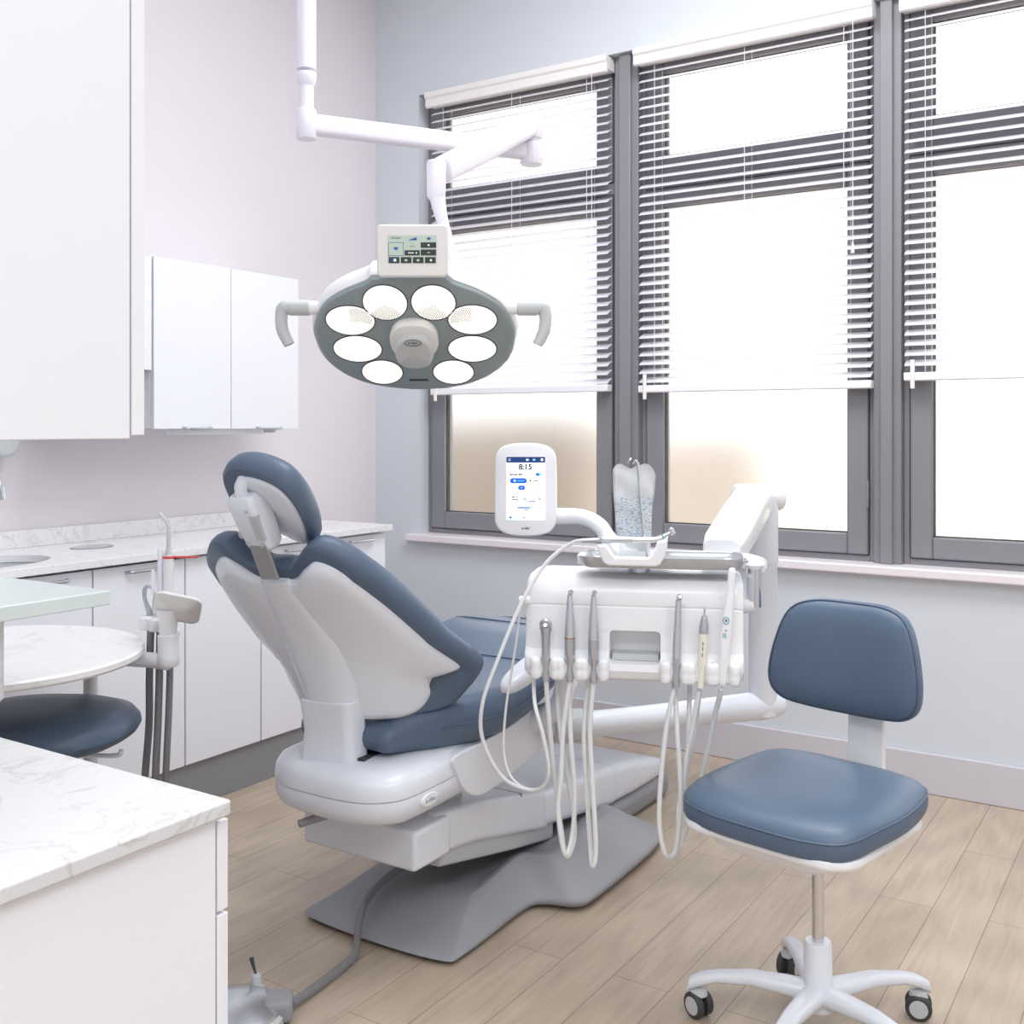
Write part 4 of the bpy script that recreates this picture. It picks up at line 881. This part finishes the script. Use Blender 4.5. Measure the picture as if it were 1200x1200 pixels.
MB().tube([q(0.112, -0.009), q(0.128, -0.009, -0.004), q(0.133, 0, -0.008), q(0.128, 0.009, -0.004), q(0.11, 0.009, 0)], 0.0045, 10).tube([q(0.118, 0, 0), q(0.124, 0, -0.012)], 0.0045, 10).build('nozzle_head', M['chrome'], t)
t, q = hp('E', [('body', 'cream', [(0.0075, -0.004), (0.0085, 0.012), (0.0075, 0.026), (0.0098, 0.045), (0.0105, 0.06), (0.0108, 0.115)]), ('grip', 'steel_dark', [(0.0108, 0.115), (0.0105, 0.13), (0.0068, 0.15), (0.0058, 0.154)]), ('tip', 'chrome', [(0.0022, 0.154), (0.0018, 0.166), (0.0032, 0.168), (0.0012, 0.174)])], 0.05)
for i, hh in enumerate((0.07, 0.083, 0.094)):
    MB().box(-0.004, 0.004, -0.0008, 0.0008, -0.0004, 0.0006, frame(q(hh, 0, -0.0108), (UP + dx * 0.05), -dx, -dy)).build('printed_mark', M['ink'], t, smooth=0)
t = thing(*labs['F'], D(spots['F'], HY_, 0.735))
rings = []
for h, hw, hd, c_ in ((0.0, 0.008, 0.008, -0.003), (0.014, 0.009, 0.009, -0.003), (0.028, 0.0075, 0.008, -0.003), (0.05, 0.0125, 0.0095, 0), (0.09, 0.0128, 0.01, 0.002), (0.15, 0.0122, 0.0095, 0.007), (0.19, 0.0098, 0.008, 0.012), (0.22, 0.0075, 0.0065, 0.0145), (0.24, 0.0085, 0.0062, 0.016), (0.254, 0.0085, 0.006, 0.017), (0.261, 0.005, 0.004, 0.017)):
    rings.append([D(spots['F'] + c_ + p[0], HY_ + p[1], 0.735 + h) for p in rrect(2 * hw, 2 * hd, min(hw, hd) * 0.8, 5)])
MB().loft(rings).build('body', M['white'], t, sub=1)
fr = lambda z, du_=0.0: frame(D(spots['F'] + 0.004 + du_, HY_ - 0.0102, z), dx, UP, -dy)
MB().tube([fr(0.881)(0.0062 * math.cos(R(a)), 0.0075 * math.sin(R(a))) for a in range(0, 361, 20)], 0.0009, 6, 1).build('button_ring', M['teal'], t)
MB().slab(rrect(0.004, 0.004, 0.001, 3), -0.0005, 0.0008, fr(0.881)).box(-0.002, 0.002, -0.022, -0.0205, -0.0005, 0.0008, fr(0.881)).build('button', M['ink'], t)
MB().text('20', 0.011, frame(D(spots['F'] + 0.001, HY_ - 0.0106, 0.848), UP, -dx, -dy)).build('display', M['teal'], t, smooth=0)
hose(t, [(u - 0.02 * math.sin(math.pi * i / 8), z) for i, (u, z) in enumerate(hoses['F'])], 0.006, amp=0.16)
# handpiece lying in the cradle
lh = thing('handpiece', 'chrome handpiece lying across the white cradle on the tray', 'handpiece', D(0, -0.06, 1.05))
ly = -0.07
MB().tube([D(-0.113, ly, 1.046), D(-0.075, ly, 1.048), D(-0.07, ly, 1.049), D(-0.06, ly, 1.049), D(-0.02, ly, 1.05), D(0.0, ly, 1.05)], [0.005, 0.0055, 0.0065, 0.0078, 0.0078, 0.007], 14, 4).build('motor', M['steel_dark'], lh)
MB().tube([D(0.0, ly, 1.05), D(0.03, ly, 1.05), D(0.052, ly, 1.052), D(0.07, ly, 1.06), D(0.085, ly, 1.068)], [0.0075, 0.007, 0.0062, 0.005, 0.0042], 14, 5).build('neck', M['chrome'], lh)
MB().lathe([(0.004, -0.008), (0.0058, -0.006), (0.0058, 0.006), (0.003, 0.009)], D(0.087, ly, 1.07), (UP * 0.9 - dx * 0.35), 16).build('head', M['chrome'], lh)
MB().lathe([(0.0056, 0), (0.0056, 0.003)], D(0.066, ly, 1.0578), (dx * 0.9 + UP * 0.42), 14).build('ring', mat('green_ring', (60, 150, 110), 0.4, var=0.02), lh)
hg = [(-0.11, 1.046), (-0.141, 1.036), (-0.196, 0.992), (-0.249, 0.905), (-0.299, 0.78), (-0.334, 0.678), (-0.337, 0.59), (-0.299, 0.502), (-0.246, 0.473), (-0.205, 0.484), (-0.185, 0.532), (-0.196, 0.614), (-0.217, 0.684), (-0.232, 0.745)]
MB().tube([D(u, ly - 0.005 + 0.03 * math.sin(i), z) if 0 < i < 13 else D(u, ly if i == 0 else 0.0, z) for i, (u, z) in enumerate(hg)], 0.0045, 10, 7).build('hose', M['hose_w'], lh)
MB().tube([D(-0.255, -0.05, 0.905), D(-0.27, -0.03, 0.80), D(-0.295, -0.02, 0.65), D(-0.30, -0.02, 0.55), D(-0.285, -0.03, 0.5), D(-0.262, -0.04, 0.48), D(-0.246, -0.045, 0.474)], 0.003, 8).build('air_line', M['hose_w'], lh)

# ------------------------------------------------------------------ control tablet on its arm
tb = thing('touchscreen', 'white upright touchscreen showing 8:15, left of the sterile pouch', 'touchscreen', D(-0.2, 0.15, 1.0))
tcn = Vector((1.938, -1.713, 1.143))
tn_ = Vector((math.cos(R(-57.5)), math.sin(R(-57.5)), 0.05)).normalized(); tu_ = UP.cross(tn_).normalized(); tv_ = tn_.cross(tu_)
T = frame(tcn, tu_, tv_, tn_)
tol = [tuple(p)[:2] for p in spline([(x, y, 0) for x, y in ((0, 0.1185), (0.035, 0.1165), (0.06, 0.108), (0.075, 0.09), (0.0782, 0.06), (0.079, 0), (0.0785, -0.06), (0.0765, -0.085), (0.062, -0.106), (0.035, -0.1155), (0, -0.118), (-0.035, -0.1155), (-0.062, -0.106), (-0.0765, -0.085), (-0.0785, -0.06), (-0.079, 0), (-0.0782, 0.06), (-0.075, 0.09), (-0.06, 0.108), (-0.035, 0.1165))], 5, True)]
MB().puck(tol, [(0.01, 0.0), (0.93, 0.0), (0.975, -0.002), (1.0, -0.009), (1.0, -0.016), (0.95, -0.026), (0.8, -0.03), (0.01, -0.03)], T).build('casing', M['white'], tb)
def em(name, c, s_): return mat(name, c, 0.35, emit=c, es=s_, var=0.01)
scm = [em('screen_white', (250, 252, 255), 0.75), em('screen_navy', (12, 52, 106), 0.5), em('screen_blue', (14, 92, 205), 0.6), mat('screen_text', (28, 50, 72), 0.5, var=0.01), em('screen_sky', (120, 185, 240), 0.6), em('screen_yellow', (250, 210, 60), 0.6), em('screen_line', (205, 215, 222), 0.6)]
sc_ = MB()
SW, SH = 0.049, 0.0795
def rr(mi_, x, y, w_, h_, r_, z=0.0008):
    sc_.mi = mi_; sc_.slab(rrect(w_, h_, r_, 4, x, y), z - 0.0004, z, T)
def tx(mi_, s, x, y, size, al='CENTER', bold=0.00025):
    sc_.mi = mi_; sc_.text(s, size, lambda u, v, h=0: T(x + u, y + v, h), al, 0.0014, 0.0002, bold)
rr(0, 0, 0.003, 2 * SW, 2 * SH, 0.002, 0.0005)
rr(1, 0, 0.0755, 2 * SW, 0.0145, 0.002, 0.0009)
rr(6, -0.041, 0.0755, 0.006, 0.006, 0.0028, 0.0012); rr(1, -0.041, 0.0755, 0.004, 0.004, 0.0018, 0.0014); rr(6, 0.004, 0.0755, 0.007, 0.005, 0.001, 0.0012); rr(4, 0.021, 0.0755, 0.007, 0.005, 0.002, 0.0012); rr(0, 0.041, 0.0755, 0.006, 0.006, 0.002, 0.0012)
tx(3, '8:15', -0.001, 0.057, 0.0195, 'CENTER', 0.0006); tx(3, 'am', 0.0195, 0.0598, 0.005)
rr(6, 0, 0.0505, 0.082, 0.0006, 0.0002, 0.0009)
tx(3, 'Surgical light', -0.041, 0.0385, 0.0066, 'LEFT', 0.0003)
rr(2, 0.032, 0.0385, 0.0145, 0.0075, 0.0036, 0.0009); rr(4, 0.036, 0.0385, 0.006, 0.006, 0.0028, 0.0012)
rr(2, -0.0185, 0.0225, 0.043, 0.0135, 0.0065, 0.0009); rr(0, -0.028, 0.0225, 0.005, 0.005, 0.0024, 0.0012); tx(4, 'Intraoral', -0.012, 0.0225, 0.0048)
rr(3, 0.0115, 0.0225, 0.0052, 0.0045, 0.002, 0.0009); tx(3, 'Layout', 0.024, 0.0225, 0.0045)
rr(2, -0.0105, 0.005, 0.018, 0.0115, 0.0055, 0.0009); tx(4, '5K', -0.0105, 0.005, 0.0045); tx(4, '4K', -0.033, 0.005, 0.0045); tx(4, '6K', 0.0105, 0.005, 0.0045); tx(4, '6.5K', 0.032, 0.005, 0.0045)
rr(3, -0.031, -0.0185, 0.007, 0.003, 0.0005, 0.0009); rr(3, -0.0225, -0.0185, 0.005, 0.002, 0.0005, 0.0009); tx(3, 'Composite', -0.0285, -0.025, 0.0038)
rr(5, -0.003, -0.0185, 0.004, 0.0034, 0.001, 0.0009); tx(3, '3,500', -0.003, -0.024, 0.004); tx(4, '5,000', 0.0155, -0.024, 0.004); rr(2, 0.0155, -0.03, 0.018, 0.0028, 0.0005, 0.0009); rr(2, 0.034, -0.0185, 0.0035, 0.003, 0.001, 0.0009); tx(3, '6,500', 0.034, -0.024, 0.004)
rr(2, -0.005, -0.0455, 0.033, 0.0034, 0.0006, 0.0009); tx(4, '-', -0.034, -0.045, 0.008); tx(2, '+', 0.035, -0.045, 0.008); tx(3, '20,000', 0.001, -0.0515, 0.0035); tx(6, 'Intensity', 0.001, -0.0395, 0.0035)
rr(6, 0, -0.0605, 0.09, 0.0012, 0.0002, 0.0009)
for i, x in enumerate((-0.0385, -0.021, -0.005, 0.0105, 0.026, 0.041)): rr(2 if i == 0 else 3 if i == 2 else 6, x, -0.07, 0.0068 if i == 0 else 0.004, 0.0055 if i == 0 else 0.0045, 0.002, 0.0009)
rr(4, -0.0385, -0.0762, 0.018, 0.001, 0.0002, 0.0009)
sc_.build('screen', scm, tb, smooth=0)
MB().text('a-dec', 0.0095, lambda u, v, h=0: T(u + 0.25 * v, v - 0.097, h), h=0.0002, bold=0.0002).build('logo', M['ink'], tb, smooth=0)
MB().tube([T(0.0, -0.06, -0.03), T(0.03, -0.068, -0.045), T(0.09, -0.068, -0.04), T(0.145, -0.07, -0.02), T(0.185, -0.09, 0.0), T(0.21, -0.125, 0.02), D(0.0, 0.09, 0.967)], [0.02, 0.021, 0.021, 0.02, 0.02, 0.02, 0.02], 16).build('arm', M['white'], tb)

# ------------------------------------------------------------------ operating light
ol_ = thing('operating_light', 'ceiling-hung dental operating light with eight round lit lenses', 'operating light', (1.32, -2.13, CEIL))
def at(px, d):  # point on the arm's plan, metres from the camera foot
    return Vector((3.375, -4.0, 0)) + camR * px + camF * d
p0 = at(-0.5, 2.6); zA = 2.03
MB().cyl(p0 + UP * CEIL, p0 + UP * 2.17, 0.0235).lathe([(0.0235, 0.012), (0.0245, 0.008), (0.0245, -0.002), (0.021, -0.014), (0.018, -0.02)], p0 + UP * 2.15).build('ceiling_pole', M['lilac'], ol_)
MB().cyl(p0 + UP * 2.16, p0 + UP * 2.04, 0.0175).lathe([(0.022, 0.07), (0.0245, 0.065), (0.0245, 0.0), (0.023, -0.002), (0.001, -0.002)], p0 + UP * 2.003).build('pole_swivel', M['lilac'], ol_)
p1 = at(0.046, 2.86)
dr = (p1 - p0).normalized(); sd = dr.cross(UP)
rings = [[p0 + UP * 2.038 + dr * t + sd * p[0] + UP * p[1] for p in rrect(0.036, hh, 0.012, 5)] for t, hh in ((0.015, 0.05), (0.3, 0.05), (0.6, 0.046))]
MB().loft(rings).build('horizontal_arm', M['lilac'], ol_)
pk = p0 + dr * 0.612
MB().lathe([(0.028, -0.03), (0.03, -0.026), (0.03, 0.024), (0.027, 0.027), (0.02, 0.028), (0.02, 0.04), (0.028, 0.041), (0.03, 0.046), (0.03, 0.095), (0.026, 0.1)], pk + UP * 2.033).build('arm_knuckle', M['lilac'], ol_)
j = at(-0.165, 2.33); jz = 1.845
b0 = pk + UP * 2.112; b1 = j + UP * (jz + 0.01)
dr2 = (b1 - b0).normalized(); sd2 = dr2.cross(UP).normalized(); u2 = sd2.cross(dr2)
rings = [[b0 + (b1 - b0) * t + sd2 * p[0] + u2 * p[1] for p in rrect(w_, h_, 0.016, 5)] for t, w_, h_ in ((-0.02, 0.044, 0.05), (0.1, 0.046, 0.058), (0.6, 0.046, 0.062), (0.95, 0.044, 0.056))]
MB().loft(rings).build('spring_arm', M['lilac'], ol_, bev=0.003)
MB().lathe([(0.014, -0.05), (0.02, -0.042), (0.021, -0.02), (0.0215, 0.03), (0.019, 0.036), (0.001, 0.038)], j + UP * jz).build('yoke_joint', M['lilac'], ol_)
# head frame
LC = at((486 - 600) / 1253 * 2.2, 2.2) + UP * 1.492
be = R(49)
tcam = -camF
ln = (tcam * math.cos(be) - UP * math.sin(be)).normalized(); lv = (tcam * math.sin(be) + UP * math.cos(be)).normalized(); lu = camR
Lf = frame(LC, lu, lv, ln)
MB().tube([j + UP * (jz - 0.03), j + camR * 0.012 + UP * (jz - 0.09), j + camR * 0.04 + UP * (jz - 0.19), Lf(0.095, 0.10, -0.075)], [0.02, 0.0135, 0.0125, 0.016], 14).build('yoke', M['lilac'], ol_)
face = [(0, 0.152), (0.068, 0.152), (0.077, 0.148), (0.088, 0.138), (0.135, 0.114), (0.178, 0.078), (0.203, 0.025), (0.206, -0.02), (0.192, -0.075), (0.152, -0.123), (0.09, -0.154), (0, -0.166)]
face = face + [(-x, y) for x, y in face[-2:0:-1]]
fo = [tuple(p)[:2] for p in spline([(a, b, 0) for a, b in face], 5, True)]
MB().puck(fo, [(0.01, 0.004), (0.95, 0.004), (0.985, 0.002), (1.0, -0.002), (1.0, -0.008), (0.01, -0.008)], Lf).build('lamp_face', M['lampface'], ol_)
MB().puck([(x * 1.02, y * 1.02 + 0.002) for x, y in fo], [(0.01, -0.008), (0.985, -0.007), (1.0, -0.012), (1.012, -0.03), (0.98, -0.05), (0.85, -0.066), (0.5, -0.075), (0.01, -0.078)], Lf).build('lamp_shell', M['white'], ol_)
lens = [(456, 354, 25.5, 18), (511, 354, 25.5, 18), (413.5, 372.7, 28.5, 15.6), (554.6, 372, 28.5, 15.6), (417, 404, 29, 14.7), (553, 404, 29, 14.7), (442.7, 431, 25, 14), (529, 431, 25, 14)]
sc0 = 2.2 / 1253
for i, (a, b_, ra, rb_) in enumerate(lens):
    u, v = (a - 486) * sc0, (390 - b_) * sc0 / math.cos(be) * 0.965 - 0.002
    ou = ell(ra * sc0, rb_ * sc0 / math.cos(be) * 0.98, 40, u, v)
    o = MB().puck(ou, [(0.01, 0.0075), (0.5, 0.007), (0.9, 0.006), (1.0, 0.004), (1.0, 0.0), (0.01, 0.0)], Lf, (u, v)).build('lens', M['lens'], ol_)
    MB().tube([Lf(p[0], p[1], 0.0045) for p in ou + [ou[0]]], 0.0012, 6, 1).build('lens_rim', M['dark'], o)
    if i < 4:
        pb = MB()
        a0_ = (-90, -100, 40, 140)[i]
        for r_ in range(-12, 13):
            for k in range(-12, 13):
                uu, vv = u + (k + 0.5 * (r_ % 2)) * 0.0046, v + r_ * 0.0042
                an = (math.degrees(math.atan2(vv - v, uu - u)) - a0_ + 180) % 360 - 180
                if abs(an) < 48 and ((uu - u) / (ra * sc0)) ** 2 + ((vv - v) / (rb_ * sc0 / math.cos(be))) ** 2 < 0.8:
                    pb.slab(rrect(0.0024, 0.0024, 0.0008, 2, uu, vv), 0.006, 0.0083, Lf)
        pb.build('lens_prisms', M['lenspat'], o, smooth=0)
cu_, cv_ = 0.0, -0.012
MB().puck(ell(0.05, 0.052, 40, cu_, cv_ + 0.012, 2.3), [(0.8, 0.03), (0.95, 0.026), (1.0, 0.018), (0.97, 0.004), (0.9, 0.003)], Lf, (cu_, cv_ + 0.01)).build('sensor_collar', M['warm_white'], ol_)
MB().puck(ell(0.04, 0.046, 40, cu_, cv_ - 0.004, 2.4), [(0.01, 0.044), (0.85, 0.044), (0.96, 0.04), (1.0, 0.03), (1.0, 0.004), (0.01, 0.004)], Lf, (cu_, cv_)).build('sensor_cover', M['pale_grey'], ol_)
MB().tube([Lf(0.017 * math.cos(R(a)), 0.018 + 0.0085 * math.sin(R(a)), 0.0445) for a in range(0, 361, 20)], 0.0008, 6, 1).text('a-dec', 0.009, lambda u, v, h=0: Lf(u, v + 0.018, h + 0.0445)).build('sensor_logo', M['ink'], ol_, smooth=0)
MB().slab(rrect(0.042, 0.006, 0.0028, 4, 0, -0.132), 0.003, 0.0048, Lf).build('sensor_slot', M['dark'], ol_)
# handles
for sg in (-1, 1):
    hb_ = Lf(sg * 0.2, 0.055, -0.02)
    MB().cyl(hb_ - camR * sg * 0.02, hb_ + camR * sg * 0.012, 0.014).build('handle_stub', M['white'], ol_)
    MB().lathe([(0.014, 0), (0.016, 0.002), (0.016, 0.04), (0.014, 0.042)], hb_ + camR * sg * 0.01, camR * sg).build('handle_collar', M['pale_grey'], ol_)
    MB().tube([hb_ + camR * sg * 0.05, hb_ + camR * sg * 0.062, hb_ + camR * sg * 0.068 - UP * 0.014, hb_ + camR * sg * 0.066 - UP * 0.045, hb_ + camR * sg * 0.052 - UP * 0.075], [0.015, 0.015, 0.013, 0.0125, 0.011], 14).build('handle', M['pale_grey'], ol_)
# lamp's control screen
scn = (tcam * 0.97 - UP * 0.06).normalized(); scv = (UP - scn * UP.dot(scn)).normalized()
Ls = frame(at((483 - 600) / 1253 * 2.05, 2.05) + UP * (1.3 + (501 - 293) / 1253 * 2.05), camR, scv, scn)
MB().slab(rrect(0.136, 0.1, 0.008, 6, 0, -0.001), -0.03, 0.0, Ls).build('screen_case', M['warm_white'], ol_, bev=0.004, seg=3)
dm = [em('lcd_green', (168, 182, 168), 0.3), mat('lcd_dark', (52, 54, 56), 0.4, var=0.02), em('lcd_blue', (36, 76, 150), 0.3), em('lcd_light', (205, 215, 210), 0.3)]
dsp = MB()
def lr(mi_, x0, x1, y0, y1, h=0.001):
    dsp.mi = mi_; dsp.slab([(x0, y0), (x1, y0), (x1, y1), (x0, y1)], h - 0.0006, h, Ls)
lr(0, -0.047, 0.047, -0.026, 0.028, 0.0006)
dsp.mi = 1; dsp.text('SETTINGS', 0.004, lambda u, v, h=0: Ls(u - 0.031, v + 0.0225, h), h=0.001)
dsp.mi = 2; dsp.slab([(-0.008, 0.0185), (0.009, 0.0185), (0.009, 0.0245)], 0.0006, 0.0012, Ls)
dsp.slab([(0.032, 0.0185), (0.0365, 0.0215), (0.032, 0.025), (0.0275, 0.0215)], 0.0006, 0.0012, Ls)
lr(2, -0.0455, -0.0165, -0.0115, 0.0145, 0.0009); lr(0, -0.0445, -0.0175, -0.0105, 0.0135, 0.0012)
dsp.mi = 2; dsp.slab([(-0.031, -0.001), (-0.0265, 0.003), (-0.0275, 0.006), (-0.031, 0.0045), (-0.0345, 0.006), (-0.0355, 0.003)], 0.0009, 0.0016, Ls)
lr(1, 0.0165, 0.046, 0.004, 0.0145); lr(1, 0.0165, 0.046, -0.0105, 0.001); lr(1, -0.0145, 0.0145, -0.0105, -0.0005)
for k in range(4): lr(1, -0.045 + k * 0.0232, -0.045 + k * 0.0232 + 0.0205, -0.025, -0.0135)
lr(3, -0.008, 0.003, -0.0065, -0.0045, 0.0014); lr(3, 0.007, 0.0095, -0.007, -0.004, 0.0014)
lr(3, 0.030, 0.0335, 0.0075, 0.011, 0.0014); lr(3, 0.029, 0.0345, -0.0055, -0.0045, 0.0014)
lr(2, -0.0405, -0.0355, -0.022, -0.0165, 0.0014); lr(3, -0.0355, -0.0305, -0.022, -0.0165, 0.0014); lr(3, 0.034, 0.038, -0.0215, -0.0175, 0.0014)
for k in (1, 2): lr(0, -0.045 + k * 0.0232 + 0.0075, -0.045 + k * 0.0232 + 0.0125, -0.0215, -0.0175, 0.0014)
dsp.mi = 1; dsp.text('Hi Lo', 0.004, lambda u, v, h=0: Ls(u, v + 0.007, h), h=0.001)
dsp.build('screen', dm, ol_, smooth=0)
